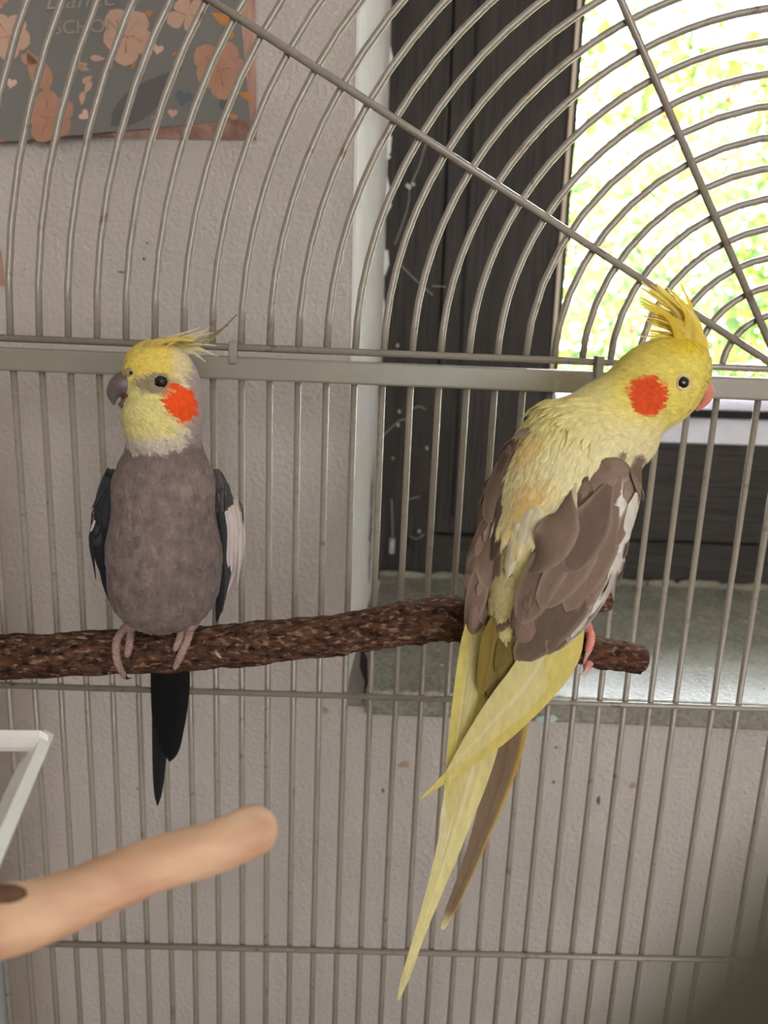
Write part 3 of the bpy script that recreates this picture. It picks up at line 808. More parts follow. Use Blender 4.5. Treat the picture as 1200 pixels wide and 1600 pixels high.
# legs and toes
def leg(parent, body, pts, r, m_):
    tube('leg', catmull(pts, 8), r, m_, parent, 10)
leg(LB, g, [P(226, 955, BY - .004), P(208, 972, BY - .006), onbr(200, 985)[0]], [.0042] * 3 + [.0036] * 3 + [.003] * 2, M['skin_grey'])
leg(LB, g, [P(300, 955, BY - .004), P(300, 972, BY - .006), onbr(292, 984)[0]], [.0042] * 3 + [.0036] * 3 + [.003] * 2, M['skin_grey'])
toes(LB, [([onbr(196, 986), onbr(184, 1003), onbr(184, 1028), onbr(194, 1052)], [onbr(199, 1058, .0006)[0], P(206, 1059, -.078)]),
          ([onbr(205, 986), onbr(204, 1005), onbr(200, 1024)], [onbr(202, 1031, .001)[0], onbr(207, 1040, .0006)[0]]),
          ([onbr(298, 984), onbr(294, 1000), onbr(285, 1020), onbr(275, 1040)], [onbr(272, 1046, .0008)[0], onbr(271, 1051, .0006)[0]]),
          ([onbr(287, 984), onbr(282, 1000), onbr(275, 1015)], [onbr(273, 1022, .001)[0], onbr(271, 1032, .0006)[0]])], M['skin_grey'], M['claw'], .0020)
toes(LB, [([P(x, 980, BY - .002), P(x + 4, 990, BY + .012), P(x + 4, 1010, BY + .0135)], [P(x + 4, 1024, BY + .012)]) for x in (204, 294)], M['skin_grey'], M['claw'], .0020)

# ================================================================== yellow cockatiel
RBD = empty('cockatiel', P(880, 1000, BY))
tag(RBD, 'pale yellow and grey-brown cockatiel turned away, long yellow tail over the branch', 'bird')
RY = -.094
k = S(RY)
b = Body(.011)
ax = norm(P(826, 965, RY - .010) - P(915, 715, RY + .008))
b.ell(P(872, 830, RY - .001), (150 * k, 108 * k, .0275), ax, up=(0, -1, 0))
b.ell(P(894, 742, RY + .004), (96 * k, 106 * k, .0255), ax, up=(0, -1, 0))
b.cap(P(908, 690, RY + .008), P(992, 620, RY + .012), 78 * k, 50 * k)
b.ell(P(974, 664, RY + .012), (.018, .012, .0130), (1, 0, -1.2))       # throat
RHY = RY + .014
RHC = P(1030, 594, RHY)
RHF = norm((.86, -.10, -.42)); RHS = norm(np.cross((0, 0, 1), RHF)); RHS = RHS if RHS[1] < 0 else -RHS
b.ell(RHC, (.0168, .0150, .0172), RHF)
b.ell(P(1042, 616, RHY), (.0085, .0096, .0085), RHF)
b.ell(P(1066, 576, RHY), (.0092, .0095, .0105), RHF)
b.cap(P(830, 950, RY - .010), P(790, 1050, RY - .016), 70 * k, 28 * k)
b.cap(P(912, 880, RY + .014), P(885, 985, RY + .012), 50 * k, 22 * k)         # belly and thigh over the branch
RC = dict(yel=lin(240, 222, 96), pale=lin(242, 232, 160), cream=lin(244, 238, 208), org=lin(240, 184, 84), deep=lin(236, 206, 60), brown=lin(150, 128, 114), dbrown=lin(126, 106, 94), chk=lin(236, 92, 48), olive=lin(148, 128, 64), white=lin(234, 230, 226))
eR, eRn = b.trace(1068, 598); ckR, _ = b.trace(1021, 620)
mirR = lambda p: p - 2 * ((p - RHC) @ RHS) * RHS
orange_spots = [b.trace(x, y)[0] for x, y in ((842, 678), (838, 770), (852, 745), (828, 800))]
def right_col(p, n):
    l = p - RHC; u = l[:, 2]; a = l @ RHF
    X = to_px(p); wob = 6 * np.sin(X[:, 0] * .21 + X[:, 1] * .13) + 5 * np.sin(X[:, 0] * .09 - X[:, 1] * .3)
    col = np.tile(RC['pale'], (len(p), 1))
    hd = sstep(120, 60, np.hypot(X[:, 0] - 1045, X[:, 1] - 580)); col = mixc3(col, RC['yel'], hd * .75)
    top = sstep(.006, .014, u) * sstep(-.014, .004, a); col = mixc3(col, RC['deep'], top)
    # soft yellow wash down the mantle
    back = (n[:, 1] < .1)
    low = sstep(640, 700, X[:, 1] + wob); col = mixc3(col, RC['cream'], low * .45)
    for o in orange_spots:
        d = np.linalg.norm(p - o, axis=1); col = mixc3(col, RC['org'], sstep(.012, .003, d) * .38)
    # brown around the mantle on the wings' side, brown breast side and white belly
    chest = sstep(958, 972, X[:, 0] + wob * .5) * sstep(706, 724, X[:, 1] + wob + (1000 - X[:, 0]) * .1) * sstep(785, 765, X[:, 1]); col = mixc3(col, RC['dbrown'], chest)
    bel = np.where(n[:, 1] > .15, 1.0, 0.0) * sstep(720, 780, X[:, 1]); col = mixc3(col, RC['cream'], bel)
    rump = sstep(835, 850, X[:, 1] + wob) * back; col = mixc3(col, RC['pale'], rump * .6)
    ol = sstep(985, 1000, X[:, 1] + wob); col = mixc3(col, RC['olive'], ol)
    for c0 in (ckR, mirR(ckR)):
        d = np.linalg.norm(p - c0, axis=1) + wob * 4e-5; col = mixc3(col, RC['chk'], sstep(.0092, .0072, d))
    return col
def mixc3(a, c, t): return a * (1 - t)[:, None] + np.asarray(c) * t[:, None]
rb_body, RV, RF = body_mesh('body', b, .0015, right_col, M['plumage'], RBD)
def right_flow(p):
    l = p - RHC; w = sstep(.055, .03, np.linalg.norm(l, axis=1))[:, None]
    hd = -RHF[None] * 1.0 + norm(l) * .4 + np.array([-.2, 0, -.2])
    bd = np.tile(ax, (len(p), 1)) + np.array([-.1, 0, -.1])
    return hd * w + bd * (1 - w)
def right_size(p):
    w = sstep(.085, .032, np.linalg.norm(p - RHC, axis=1))
    return .0110 * (1 - w) + .0045 * w, .0042 * (1 - w) + .0013 * w
BKR = P(1098, 614, RHY - .002)
kr = not_eye((eR, mirR(eR), BKR), (.0034, .0034, .0045))
flakes('body_feathers', b, RV, RF, 7500, right_col, right_flow, right_size, M['plumage'], RBD, keep=lambda p, n: kr(p, n) & (np.linalg.norm(p - RHC, axis=1) > .030), seed=8, lift=.05)
flakes('head_feathers', b, RV, RF, 30000, right_col, right_flow, right_size, M['plumage'], RBD, keep=lambda p, n: kr(p, n) & (np.linalg.norm(p - RHC, axis=1) < .048), seed=9, lift=.14, R=.018)
eye_parts(RBD, eR, eRn, .0027, M['lid_pale'])
eye_parts(RBD, mirR(eR), norm(eRn - 2 * (eRn @ RHS) * RHS), .0027, M['lid_pale'])
beak(RBD, [(P(1086, 602, RHY - .002), .0044), (P(1099, 608, RHY - .002), .0040), (P(1103, 618, RHY - .002), .0031), (P(1099, 630, RHY - .002), .0018), (P(1089, 641, RHY - .002), .0005)],
     [(P(1074, 628, RHY - .002), .0028), (P(1086, 632, RHY - .002), .0022), (P(1091, 634, RHY - .002), .001)], M['beak_pink'])
for i in range(80):
    f = random.random(); yy = RHY + random.uniform(-.006, .006)
    bx, by = 1104 - 42 * f, 560 - 24 * math.sin(f * 2.2)
    tx, ty = 1000 + 75 * random.random(), 440 + 95 * random.random()
    if i < 6: tx, ty = [(1002, 440), (1012, 452), (1000, 470), (1036, 462), (1022, 486), (1010, 500)][i]
    mx_, my_ = (bx + tx) / 2 + 16, (by + ty) / 2 - 4
    cc = mixc(RC['deep'], RC['pale'], random.random() * .6)
    feather('crest_feather', [P(bx, by, yy), P(mx_, my_, yy), P(tx, ty, yy + .002)], [(0, -1, .2)] * 3, [.0012, .0015, .0010, .0006, .0002], lambda t, c, cc=cc: cc, M['feather'], RBD, 10, m=2, barbs=.6)

# wings: slabs lying on the back, then their feathers
def slab(B, pts, wpx, th):
    """wing base: flattened ellipsoids strung along a line on the body's surface"""
    W_ = Body(.008)
    tr = [B.trace(x, y) for x, y in pts]
    for i in range(len(tr) - 1):
        (p0, n0), (p1, n1) = tr[i], tr[i + 1]
        n = norm(n0 + n1); c = (p0 + p1) / 2; L_ = np.linalg.norm(p1 - p0)
        W_.ell(c - n * th * .2, (L_ * .78, wpx[i] * k, th), p1 - p0, up=n)
    return W_
wr = slab(b, [(964, 738), (936, 820), (894, 910), (842, 1000)], [50, 66, 62], .0055)
wl = slab(b, [(818, 690), (775, 780), (750, 880), (738, 975)], [34, 38, 34], .0050)
def wing_col(p, n):
    X = to_px(p); c = np.tile(RC['brown'], (len(p), 1))
    sp = sstep(26, 16, np.hypot((X[:, 0] - 985) * .9, (X[:, 1] - 790) * .55)); c = mixc3(c, RC['white'], sp)
    edge = sstep(0, 22, X[:, 0] - (1004 - .62 * (X[:, 1] - 800))) * sstep(800, 840, X[:, 1]); c = mixc3(c, RC['white'], edge)
    return c
wro, V1, F1 = body_mesh('wing', wr, .0016, wing_col, M['plumage'], RBD)
wlo, V2, F2 = body_mesh('wing', wl, .0016, wing_col, M['plumage'], RBD)
wsz = lambda p: (np.full(len(p), .012), np.full(len(p), .0062))
flakes('wing_coverts', wr, V1, F1, 420, wing_col, lambda p: np.tile(ax, (len(p), 1)), wsz, M['plumage'], wro, keep=lambda p, n: (n[:, 1] < .2) & (to_px(p)[:, 1] < 940), seed=21, lift=.06, R=.04)
flakes('wing_coverts', wl, V2, F2, 260, wing_col, lambda p: np.tile(ax, (len(p), 1)), wsz, M['plumage'], wlo, keep=lambda p, n: (to_px(p)[:, 1] < 900), seed=22, lift=.06, R=.04)
def edged(c, e, w=.78):
    c, e = np.asarray(c), np.asarray(e)
    return lambda t, kx: mixc(c, e, float(sstep(w, 1.0, abs(kx))) * .6 + .35 * float(sstep(.93, 1.0, t)))
def wf(parent, B, specs, nm='wing_feather'):
    for path, w, cf, off in specs:
        tr = [B.trace(x, y, off) for x, y in path]
        feather(nm, [a for a, _ in tr], [n for _, n in tr], round_tip(w * k, base=.25), cf, M['feather'], parent, 18, camber=.14)
both = Body(.004); both.pr = b.pr + wr.pr + wl.pr
lt = mixc(RC['brown'], RC['cream'], .3)
wf(wro, both, [
    ([(925, 850), (885, 945), (806, 1032)], 40, edged(RC['dbrown'], lt), .0022),
    ([(945, 850), (915, 930), (855, 1018)], 36, edged(RC['dbrown'], lt), .0016),
    ([(958, 850), (935, 925), (885, 1000)], 32, edged(mixc(RC['brown'], RC['white'], .15), RC['white']), .0010),
    ([(975, 850), (952, 920), (905, 985)], 22, edged(mixc(RC['brown'], RC['white'], .7), RC['white']), .0004),
    ([(880, 830), (830, 905), (777, 988)], 24, edged(mixc(RC['brown'], RC['olive'], .15), lt), .0010),
    ([(895, 830), (850, 900), (815, 970)], 30, edged(RC['brown'], lt), .0026),
    ([(930, 800), (890, 880), (842, 945)], 32, edged(RC['brown'], lt), .0034),
    ([(955, 790), (928, 870), (880, 950)], 30, edged(RC['brown'], lt), .0030),
    ([(900, 770), (868, 840), (838, 900)], 30, edged(RC['brown'], lt), .0040),
    ([(945, 760), (915, 830), (885, 890)], 30, edged(RC['dbrown'], lt), .0040),
    ([(985, 770), (978, 800), (968, 830)], 13, edged(RC['white'], RC['pale']), .0030),
    ([(986, 772), (980, 812), (966, 850)], 10, edged(RC['white'], RC['cream']), .0022),
    ([(975, 790), (966, 825), (955, 852)], 11, edged(RC['brown'], RC['white']), .0026),
    ([(978, 835), (962, 875), (942, 912)], 9, edged(RC['white'], RC['cream']), .0016),
    ([(960, 875), (942, 915), (918, 955)], 9, edged(RC['white'], RC['cream']), .0014),
    ([(940, 915), (918, 955), (890, 994)], 9, edged(RC['white'], RC['cream']), .0012)])
wf(wlo, both, [
    ([(760, 860), (745, 930), (727, 1004)], 17, edged(RC['brown'], lt), .0008),
    ([(785, 850), (770, 920), (752, 975)], 22, edged(RC['brown'], lt), .0018),
    ([(805, 850), (785, 920), (768, 965)], 17, edged(mixc(RC['brown'], RC['olive'], .2), lt), .0012),
    ([(780, 790), (768, 860), (758, 920)], 24, edged(RC['brown'], lt), .0026),
    ([(800, 760), (785, 820), (778, 875)], 24, edged(RC['dbrown'], lt), .0030),
    ([(805, 700), (782, 760), (768, 820)], 24, edged(RC['brown'], lt), .0030),
    ([(835, 655), (800, 705), (775, 760)], 17, edged(RC['dbrown'], lt), .0022)])
# mantle: fine pale feathers hanging over the wings
def mantle_keep(p, n):
    X = to_px(p); x, y = X[:, 0], X[:, 1]
    w_ = 8 * np.sin(y * .11) + 6 * np.sin(x * .17)
    lft = 790 + (760 - y) * .55 * (y < 760) + (y - 760) * .08
    rgt = 935 - np.maximum(0, y - 690) * .45
    return (n[:, 1] < .3) & (y > 630) & (y < 815 + w_) & (x > lft + w_) & (x < rgt + w_)
flakes('mantle_feathers', b, RV, RF, 15000, right_col, right_flow, lambda p: (np.full(len(p), .0125), np.full(len(p), .0026)), M['plumage'], RBD, keep=mantle_keep, seed=17, lift=.14, R=.05, base=.0026)
for x0, y0, x1, y1, w in ((835, 800, 806, 880, 15), (815, 820, 800, 900, 12), (850, 780, 826, 850, 14), (880, 770, 868, 828, 13), (905, 760, 893, 815, 12)):
    tr = [both.trace(x0 + (x1 - x0) * t, y0 + (y1 - y0) * t, .0036) for t in (0, .5, 1)]
    feather('mantle_feather', [a for a, _ in tr], [n for _, n in tr], round_tip(w * k), lambda t, c: RC['cream'], M['feather'], RBD, 9, m=4, barbs=.25)
# long flight feathers crossing over the tail
def yfe(base, sh=None, fringe=None):
    def f(t, c):
        o = np.asarray(base)
        if sh is not None and abs(c) < .08: o = np.asarray(sh)
        if fringe is not None:
            o = mixc(o, fringe, float(sstep(.6, .9, -c))); o = mixc(o, Yp, float(sstep(.94, .98, t)))
        return o
    return f
def free_feather(nm, path, w, cf, asym=0, nrm=(0, -1, .1), n=26, camber=.12):
    return feather(nm, [P(x, y, yy) for x, y, yy in path], [nrm] * len(path), [a * k for a in w], cf, M['feather'], RBD, n, camber=camber, asym=asym, m=12)
Yf, Yp, Ysh = lin(226, 212, 124), lin(230, 220, 156), lin(240, 234, 196)
tf = [24, 32, 37, 36, 34, 29, 24, 20, 17, 15, 13, 11, 4]
free_feather('tail_feather', [(812, 990, -.106), (790, 1180, -.114), (743, 1330, -.116), (692, 1452, -.117)], tf, yfe(lin(128, 108, 88), lin(116, 96, 76), lin(196, 164, 74)), nrm=(.35, -1, .1))
free_feather('tail_feather', [(785, 990, -.108), (744, 1180, -.117), (700, 1330, -.119), (656, 1460, -.120), (622, 1563, -.121)], [20, 28, 34, 34, 31, 26, 22, 18, 14, 11, 9, 8, 7, 2], yfe(Yp, Ysh))
free_feather('tail_feather', [(772, 990, -.107), (735, 1150, -.1155), (712, 1260, -.118), (690, 1340, -.119)], [20, 28, 26, 20, 8], yfe(mixc(Yp, RC['white'], .3), Ysh))
for x0, y0, x1, y1, w_, cc in ((772, 965, 752, 1085, 17, RC['olive']), (785, 965, 768, 1098, 19, mixc(RC['olive'], RC['dbrown'], .35)), (800, 975, 786, 1075, 16, RC['olive']), (792, 980, 776, 1050, 12, lin(128, 112, 58))):
    free_feather('tail_covert', [(x0, y0, -.111), ((x0 + x1) / 2 + 3, (y0 + y1) / 2, -.1180), (x1, y1, -.1205)], [w_ * a for a in (.3, .8, 1, 1, .9, .7, .2)], yfe(cc, mixc(cc, lin(90, 76, 40), .4)), n=16)
free_feather('flight_feather', [(902, 930, -.110), (854, 1045, -.1205), (775, 1148, -.1250), (658, 1248, -.1275)], [10, 34, 46, 44, 36, 29, 23, 15, 8, 1], yfe(Yf, Yp), nrm=(.15, -1, .15))
free_feather('flight_feather', [(890, 940, -.111), (832, 1055, -.1222), (770, 1128, -.1262), (700, 1205, -.1280)], [8, 28, 34, 33, 26, 16, 3], yfe(Yp, Ysh), nrm=(.1, -1, .15))
free_feather('flight_feather', [(748, 930, -.097), (734, 1020, -.1085), (714, 1150, -.1215), (697, 1248, -.1300)], [5, 13, 17, 17, 15, 12, 8, 1], yfe(Yf, Ysh), nrm=(-.1, -1, .1))
free_feather('flight_feather', [(756, 930, -.098), (743, 1040, -.1120), (728, 1130, -.1200), (705, 1215, -.1270)], [4, 10, 11, 9, 5, 1], yfe(Yp, Ysh), nrm=(-.1, -1, .1))
# foot round the branch
leg(RBD, b, [P(893, 955, BY - .010), P(910, 970, BY - .010), onbr(917, 986)[0]], [.0034] * 3 + [.003] * 3 + [.0028] * 2, M['skin_pink'])
toes(RBD, [([onbr(915, 984), onbr(921, 998), onbr(917, 1018)], [onbr(913, 1030, .0006)[0], onbr(911, 1038, .0004)[0]]),
           ([P(919, 1036, BY - .004), P(917, 1044, BY - .006)], [P(912, 1051, BY - .007), P(904, 1052, BY - .008)])], M['skin_pink'], M['claw_pale'], .0022)
toes(RBD, [([onbr(x, 992), onbr(x - 2, 1010), onbr(x - 3, 1022)], [onbr(x - 3, 1032, .0006)[0]]) for x in (800, 812)], M['skin_pink'], M['claw_pale'], .0020)
leg(RBD, b, [P(815, 955, BY - .012), P(808, 978, BY - .012), onbr(806, 992)[0]], [.0034] * 3 + [.003] * 3 + [.0028] * 2, M['skin_pink'])

# ------------------------------------------------------------------ blond perch, close to the viewer
per = empty('wooden_perch', P(100, 1420, -.235))
tag(per, 'smooth pale peeled wood perch with rounded tip, blurred in front', 'perch')
pp = [(-330, 1585, 88, -.262), (-120, 1490, 78, -.252), (-20, 1447, 68, -.245), (60, 1425, 58, -.24), (200, 1368, 50, -.232), (320, 1327, 46, -.226), (398, 1298, 44, -.222)]
pth = catmull([P(x, y, yy) for x, y, r, yy in pp], 80); rd = np.interp(np.linspace(0, len(pp) - 1, 80), range(len(pp)), [r * S(yy) for x, y, r, yy in pp])
ph = [(random.uniform(0, 6.3), random.uniform(.05, .4), random.randint(1, 4), random.uniform(.005, .022)) for _ in range(8)]
tube('shaft', pth, rd, M['blond'], per, 24, jitter=lambda i, a: sum(am * math.sin(kk * a + p + i * fq) for p, fq, kk, am in ph), cap_round=.95)
kp = P(4, 1396, -.2505)
blob('knot', kp, .0036, M['knot'], per, (1.7, .7, .6))

# ------------------------------------------------------------------ ribbed white plastic tray rim
tray = empty('plastic_rim', P(0, 1240, -.2))
tag(tray, 'corner of a ribbed white plastic rim beside the pale perch', 'tray')
c_far, c_near = P(50, 1176, -.150), P(-64, 1428, -.238)
dv = norm(c_near - c_far); sv = norm(np.cross(dv, CF)); sv = sv if sv[0] > 0 else -sv
nv = np.cross(sv, dv); nv = nv if nv @ CF < 0 else -nv
wr_ = .0082
V, F = [], []
prof = []
for i in range(13):
    x = -wr_ + 2 * wr_ * i / 12; prof.append((x, .0011 if i % 2 == 0 else .0004))
prof = [(-wr_, -.003)] + prof + [(wr_, -.003)]
for c in (c_far - dv * .004, c_near):
    for x, h in prof: V.append(c + sv * x + nv * h)
m_ = len(prof)
F = [(i, i + 1, m_ + i + 1, m_ + i) for i in range(m_ - 1)] + [tuple(range(m_ - 1, -1, -1)), tuple(range(m_, 2 * m_)), (0, m_, 2 * m_ - 1, m_ - 1)]
mesh('side_rim', V, F, M['plastic'], tray, False)
a_ = c_far + sv * wr_ * .95 + dv * .003; b_ = P(-130, 1154, -.150)
bd = norm(b_ - a_); hv = norm(np.cross(bd, CF)); hv = hv if hv[2] > 0 else -hv
V = []
for c in (a_, b_):
    for x, h in ((-.0034, -.003), (-.0034, .0012), (0.0, .0018), (.0034, .0012), (.0034, -.003)): V.append(c + hv * x + nv * h)
o = mesh('back_rim', V, [(i, i + 1, 5 + i + 1, 5 + i) for i in range(4)] + [(4, 3, 2, 1, 0), (5, 6, 7, 8, 9), (0, 5, 9, 4)], M['plastic'], tray, False)
bm_ = o.modifiers.new('bevel', 'BEVEL'); bm_.width = .0008; bm_.segments = 2

# ------------------------------------------------------------------ gift bag on the wall
BL, BRc, TR_ = PH(-60, 228, -.006), PH(391, 186, -.020), PH(362, -140, -.024)
TL_ = BL + (TR_ - BRc) + np.array([.0, 0, .012])
TL_[1] = BL[1] + (TR_ - BRc)[1] * (TL_ - BL)[2] / (TR_ - BRc)[2]
bag = empty('gift_bag', H(*((BL + BRc) / 2)))
tag(bag, 'grey paper gift bag printed with peach flowers, hanging on the wall', 'bag')
Bb, Tb = PH(401, 220, -.001), PH(398, -140, -.001)
Lb, LTb = PH(-60, 232, -.0005), PH(-60, -140, -.0005)
mesh('front_panel', [BL, BRc, TR_, TL_], [(0, 1, 2, 3)], M['paper'], bag, False, house=True)
M1 = (BRc + Bb) / 2 + np.array([-.004, 0, .003]); M2 = (TR_ + Tb) / 2 + np.array([-.006, 0, 0])
tag(mesh('side_gusset', [BRc, M1, M2, TR_], [(0, 1, 2, 3)], M['pink'], bag, False, house=True), 'pale pink folded side of the bag')
tag(mesh('side_gusset', [M1, Bb, Tb, M2], [(0, 1, 2, 3)], M['foil'], bag, False, house=True), 'coppery folded side of the bag')
BM = PH(140, 211, -.004)
tag(mesh('bottom_fold', [BM, BRc, Bb, PH(146, 214, -.001)], [(0, 3, 2, 1)], M['foil'], bag, False, house=True), 'coppery creased bottom fold')
fn = norm(np.cross(BRc - BL, TL_ - BL)); fn = fn if fn[1] < 0 else -fn
def on_bag(px, py, lift=.0003):
    d0 = ray(px, py); d = np.array([d0 @ HU, d0 @ HV, d0 @ HW]); c = CAM - HO; c = np.array([c @ HU, c @ HV, c @ HW])
    t = ((BL - c) @ fn) / (d @ fn); return c + d * t + fn * lift
def print_shape(nm, pts, m_, lift=.0003, parent=None):
    V = [on_bag(x, y, lift) for x, y in pts]; return mesh(nm, V, [tuple(range(len(V)))], m_, parent or bag, False, house=True)
def petal(cx, cy, a, L_, w):
    P_ = []
    for t in np.linspace(0, 1, 11): P_.append((L_ * t, w * max(0, math.sin(math.pi * t ** 1.5)) ** .7 + .02 * w))
    P_ = P_ + [(x * .985, -y) for x, y in P_[::-1]]
    ca, sa = math.cos(a), math.sin(a)
    return [(cx + x * ca - y * sa, cy + x * sa + y * ca) for x, y in P_]
def flower(cx, cy, r, a0, n, m_, vein=True):
    c = print_shape('flower', [(cx + r * .2 * math.cos(a), cy + r * .2 * math.sin(a)) for a in np.linspace(0, 6.283, 9, endpoint=False)], m_, .0003)
    for i in range(n):
        a = a0 + 2 * math.pi * i / n
        print_shape('petal', petal(cx, cy, a, r * (.95 + .14 * math.sin(i * 2.3)), r * .42), m_, .0003 + .00004 * (i + 1), c)
        if vein: print_shape('petal_vein', [(cx, cy), (cx + r * .6 * math.cos(a - .04), cy + r * .6 * math.sin(a - .04)), (cx + r * .6 * math.cos(a + .04), cy + r * .6 * math.sin(a + .04))], M['vein'] if i % 2 else M['peach2'], .0006, c)
    for i in range(3):
        a = a0 + .5 + i * .5
        print_shape('stamen', [(cx, cy), (cx + r * .45 * math.cos(a), cy - r * .2 + r * .3 * math.sin(a)), (cx + r * .5 * math.cos(a + .15), cy - r * .2 + r * .3 * math.sin(a + .15))], M['vein'], .00065, c)
flower(198, 56, 46, .35, 5, M['peach']); flower(343, 108, 47, .1, 5, M['peach2']); flower(78, 182, 42, .75, 5, M['peach2'])
flower(14, 56, 38, .3, 5, M['peach']); flower(292, 22, 32, 1.1, 4, M['peach'], False); flower(0, 0, 14, 0, 4, M['peach2'], False)
print_shape('leaf_print', petal(42, 78, 1.05, 72, 17), M['peach2']); print_shape('leaf_print', petal(60, 100, -2.7, 30, 9), M['peach2'])
print_shape('leaf_print', petal(285, 105, 2.45, 145, 24), M['slate']); print_shape('leaf_print', petal(355, 180, -1.6, 30, 12), M['slate'])
for x, y, a, L_ in ((138, 100, 2.9, 20), (140, 110, 3.5, 18), (132, 148, -1.1, 24), (145, 118, 2.5, 20), (165, 92, 3.2, 24), (170, 112, -1.4, 14), (128, 165, -1.5, 22)):
    print_shape('bud_print', petal(x, y, a, L_, 5), M['peach'])
for x, y, a, L_ in ((330, 20, .5, 38), (352, 38, 1.1, 26), (372, 145, .3, 26), (355, 180, .2, 18), (0, 222, -.6, 8), (205, 108, -1, 12), (268, 88, -.7, 10), (235, 186, -.5, 8)):
    print_shape('orange_leaf_print', petal(x, y, a, L_, L_ * .22), M['orange'])
def heart(cx, cy, r, m_, a=0.0):
    pts = []
    for t in np.linspace(0, 2 * math.pi, 18, endpoint=False):
        x = 16 * math.sin(t) ** 3; y = -(13 * math.cos(t) - 5 * math.cos(2 * t) - 2 * math.cos(3 * t) - math.cos(4 * t))
        pts.append((cx + r / 16 * (x * math.cos(a) - y * math.sin(a)), cy + r / 16 * (x * math.sin(a) + y * math.cos(a))))
    print_shape('heart_print', pts, m_)
heart(247, 77, 9, M['pink'], .2); heart(18, 130, 9, M['pink'], .2); heart(270, 177, 8, M['peach'], .1); heart(132, 180, 9, M['pink'], -.9); heart(233, 21, 6, M['orange'], 0); heart(287, 153, 14, M['bluegrey'], .2)
# lettering
def lettering(txt, px, py, hpx, shear, rot):
    cu = bpy.data.curves.new('lettering', 'FONT'); cu.body = txt; cu.size = 1.0; cu.shear = shear
    tmp = bpy.data.objects.new('tmp', cu); COL.objects.link(tmp); bpy.context.view_layer.update()
    dg = bpy.context.evaluated_depsgraph_get(); me = bpy.data.meshes.new_from_object(tmp.evaluated_get(dg))
    bpy.data.objects.remove(tmp)
    V = []
    for v in me.vertices:
        x, y = v.co.x * hpx, -v.co.y * hpx; ca, sa = math.cos(rot), math.sin(rot)
        V.append(on_bag(px + x * ca - y * sa, py + x * sa + y * ca, .0008))
    F = [tuple(p.vertices) for p in me.polygons]
    return mesh('lettering', V, F, M['letter'], bag, False, house=True)
lettering('Danke', 70, 16, 42, .35, -.06)
lettering('SCHÖN', 84, 54, 30, .05, -.04)
# peach paper corner hanging further along the wall
c4 = [PH(-70, 380, -.001), PH(1, 390, -.001), PH(7, 446, -.001), PH(-70, 446, -.001)]
tag(mesh('paper_sheet', [tuple(a) for a in c4] + [tuple(a + np.array([0, -.001, 0])) for a in c4], [(0, 1, 2, 3), (7, 6, 5, 4), (0, 4, 5, 1), (1, 5, 6, 2), (2, 6, 7, 3), (3, 7, 4, 0)], M['peach2'], None, False, house=True), 'edge of a peach paper sheet on the wall below the gift bag', 'paper')

# ------------------------------------------------------------------ cobwebs on the dark frame
web = empty('cobweb', H(*PH(640, 290, FV - .008)))
tag(web, 'thin dusty cobweb threads on the dark window frame', 'cobweb')
for pts_ in ([(666, 222), (655, 260), (640, 292)], [(640, 292), (638, 320), (628, 352), (617, 382)], [(627, 415), (650, 438), (676, 461)], [(675, 447), (697, 448)], [(590, 690), (620, 660), (634, 655)], [(612, 780), (614, 850)], [(640, 640), (655, 635), (665, 640)], [(640, 780), (655, 776)], [(640, 838), (652, 842), (662, 835)]):
    pth_ = catmull([H(*PH(x, y, FV - .0085)) for x, y in pts_], 8); tube('thread', pth_, .00028, M['web'], web, 4)
for x, y, r in ((640, 292, 4), (646, 288, 3), (636, 290, 3), (624, 643, 3), (667, 700, 3), (622, 664, 3), (614, 716, 2), (621, 540, 3), (612, 852, 5), (655, 830, 3)):
    blob('dust_speck', H(*PH(x, y, FV - .0085)), r * .00042, M['web'], web, (1, .5, 1.6))

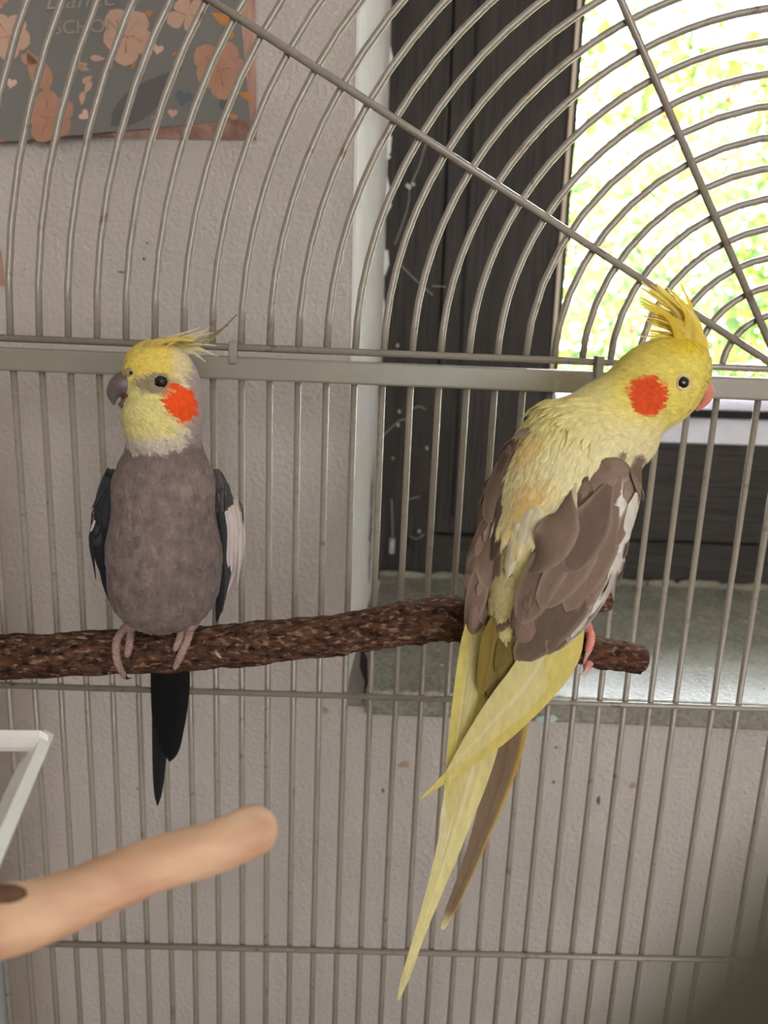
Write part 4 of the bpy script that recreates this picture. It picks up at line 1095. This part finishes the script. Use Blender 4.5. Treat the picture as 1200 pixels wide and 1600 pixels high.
# ------------------------------------------------------------------ garden outside
gr = boxes('garden_ground', [((-4, TH + .02, -1.3), (8, 14, -1.2))], M['lawn'])
structure(gr, 'bright sunlit garden ground outside the window')
def shrub(name, label, center, size, n, leaf, seed, cols, nst):
    r = np.random.default_rng(seed); base = H(center[0], center[1], -1.2)
    o = empty(name, base); tag(o, label, 'shrub', 'garden shrubs outside')
    c = np.array(center); sz = np.array(size)
    vfs = []; tw = []
    for i in range(nst):
        tip = c + sz * r.uniform(-1, 1, 3) * np.array([.9, .9, .8]); bs = np.array([c[0] + sz[0] * r.uniform(-.4, .4), c[1] + sz[1] * r.uniform(-.3, .3), -1.2])
        mid = (bs + tip) / 2 + r.normal(0, .05, 3); pth_ = catmull([bs, mid, tip], 10); tw.append(pth_)
        vfs.append(tube_vf(pth_, np.linspace(.006, .0015, 10), 5))
    joined('stems', vfs, M['stem'], o, house=True)
    ncl = n // 9; cc = c + sz * np.clip(r.normal(0, .5, (ncl, 3)), -1, 1)
    p = np.repeat(cc, 9, 0) + r.normal(0, .035, (ncl * 9, 3)); n = len(p)
    t = norm(r.normal(0, 1, (n, 3)) + np.array([0, -.2, -.25])); nn = norm(np.cross(t, r.normal(0, 1, (n, 3)))); sd = np.cross(nn, t)
    L = leaf * (.6 + .8 * r.random((n, 1))); W = L * .2
    V = np.stack([p, p + t * L * .5 + sd * W + nn * L * .05, p + t * L, p + t * L * .5 - sd * W + nn * L * .05], 1).reshape(-1, 3)
    F = (np.arange(n)[:, None, None] * 4 + np.array([(0, 1, 2), (0, 2, 3)])[None]).reshape(-1, 3)
    ci = r.choice(len(cols), ncl, p=[.34, .34, .26, .03, .03]); C = .6 * np.array(cols)[np.repeat(ci, 9)] * (.8 + .4 * r.random((n, 1)))
    tag(mesh('foliage', V, F, M['leaf'], o, False, col=np.repeat(np.clip(C, 0, 1), 4, 0), house=True), kind='stuff')
    return o
LC = [lin(88, 118, 34), lin(60, 92, 30), lin(132, 146, 56), lin(164, 84, 56), lin(170, 36, 34)]
shrub('garden_shrub', 'feathery green shrub close outside the window glass', (.78, 1.7, -.06), (.75, .35, .62), 9000, .042, 31, LC, 16)
shrub('garden_shrub', 'sunlit yellow-green shrub further behind in the garden', (1.3, 3.2, .55), (1.6, .5, 1.2), 16000, .070, 32, [lin(112, 138, 44), lin(84, 116, 38), lin(150, 160, 70), lin(170, 100, 66), lin(170, 44, 40)], 18)

# ------------------------------------------------------------------ unidentified dark olive thing right by the lens, shape made up
def rel(x, yv, z): return CAM + CR * x + CU * yv + CF * z
OB = Body(.006)
OB.cap(rel(.0160, -.0051, .0125), rel(.0025, -.0189, .0125), .0055, .0055)
OBo = empty('olive_lump', rel(.0101, -.0128, .0165))
tag(OBo, 'unidentified dark olive rounded knob, badly blurred, low in the foreground', 'lump')
lo_, hi_ = OB.bounds(); V, F = surface(OB, lo_, hi_, .0012)
mesh('lump_body', V, F, M['olive'], OBo)
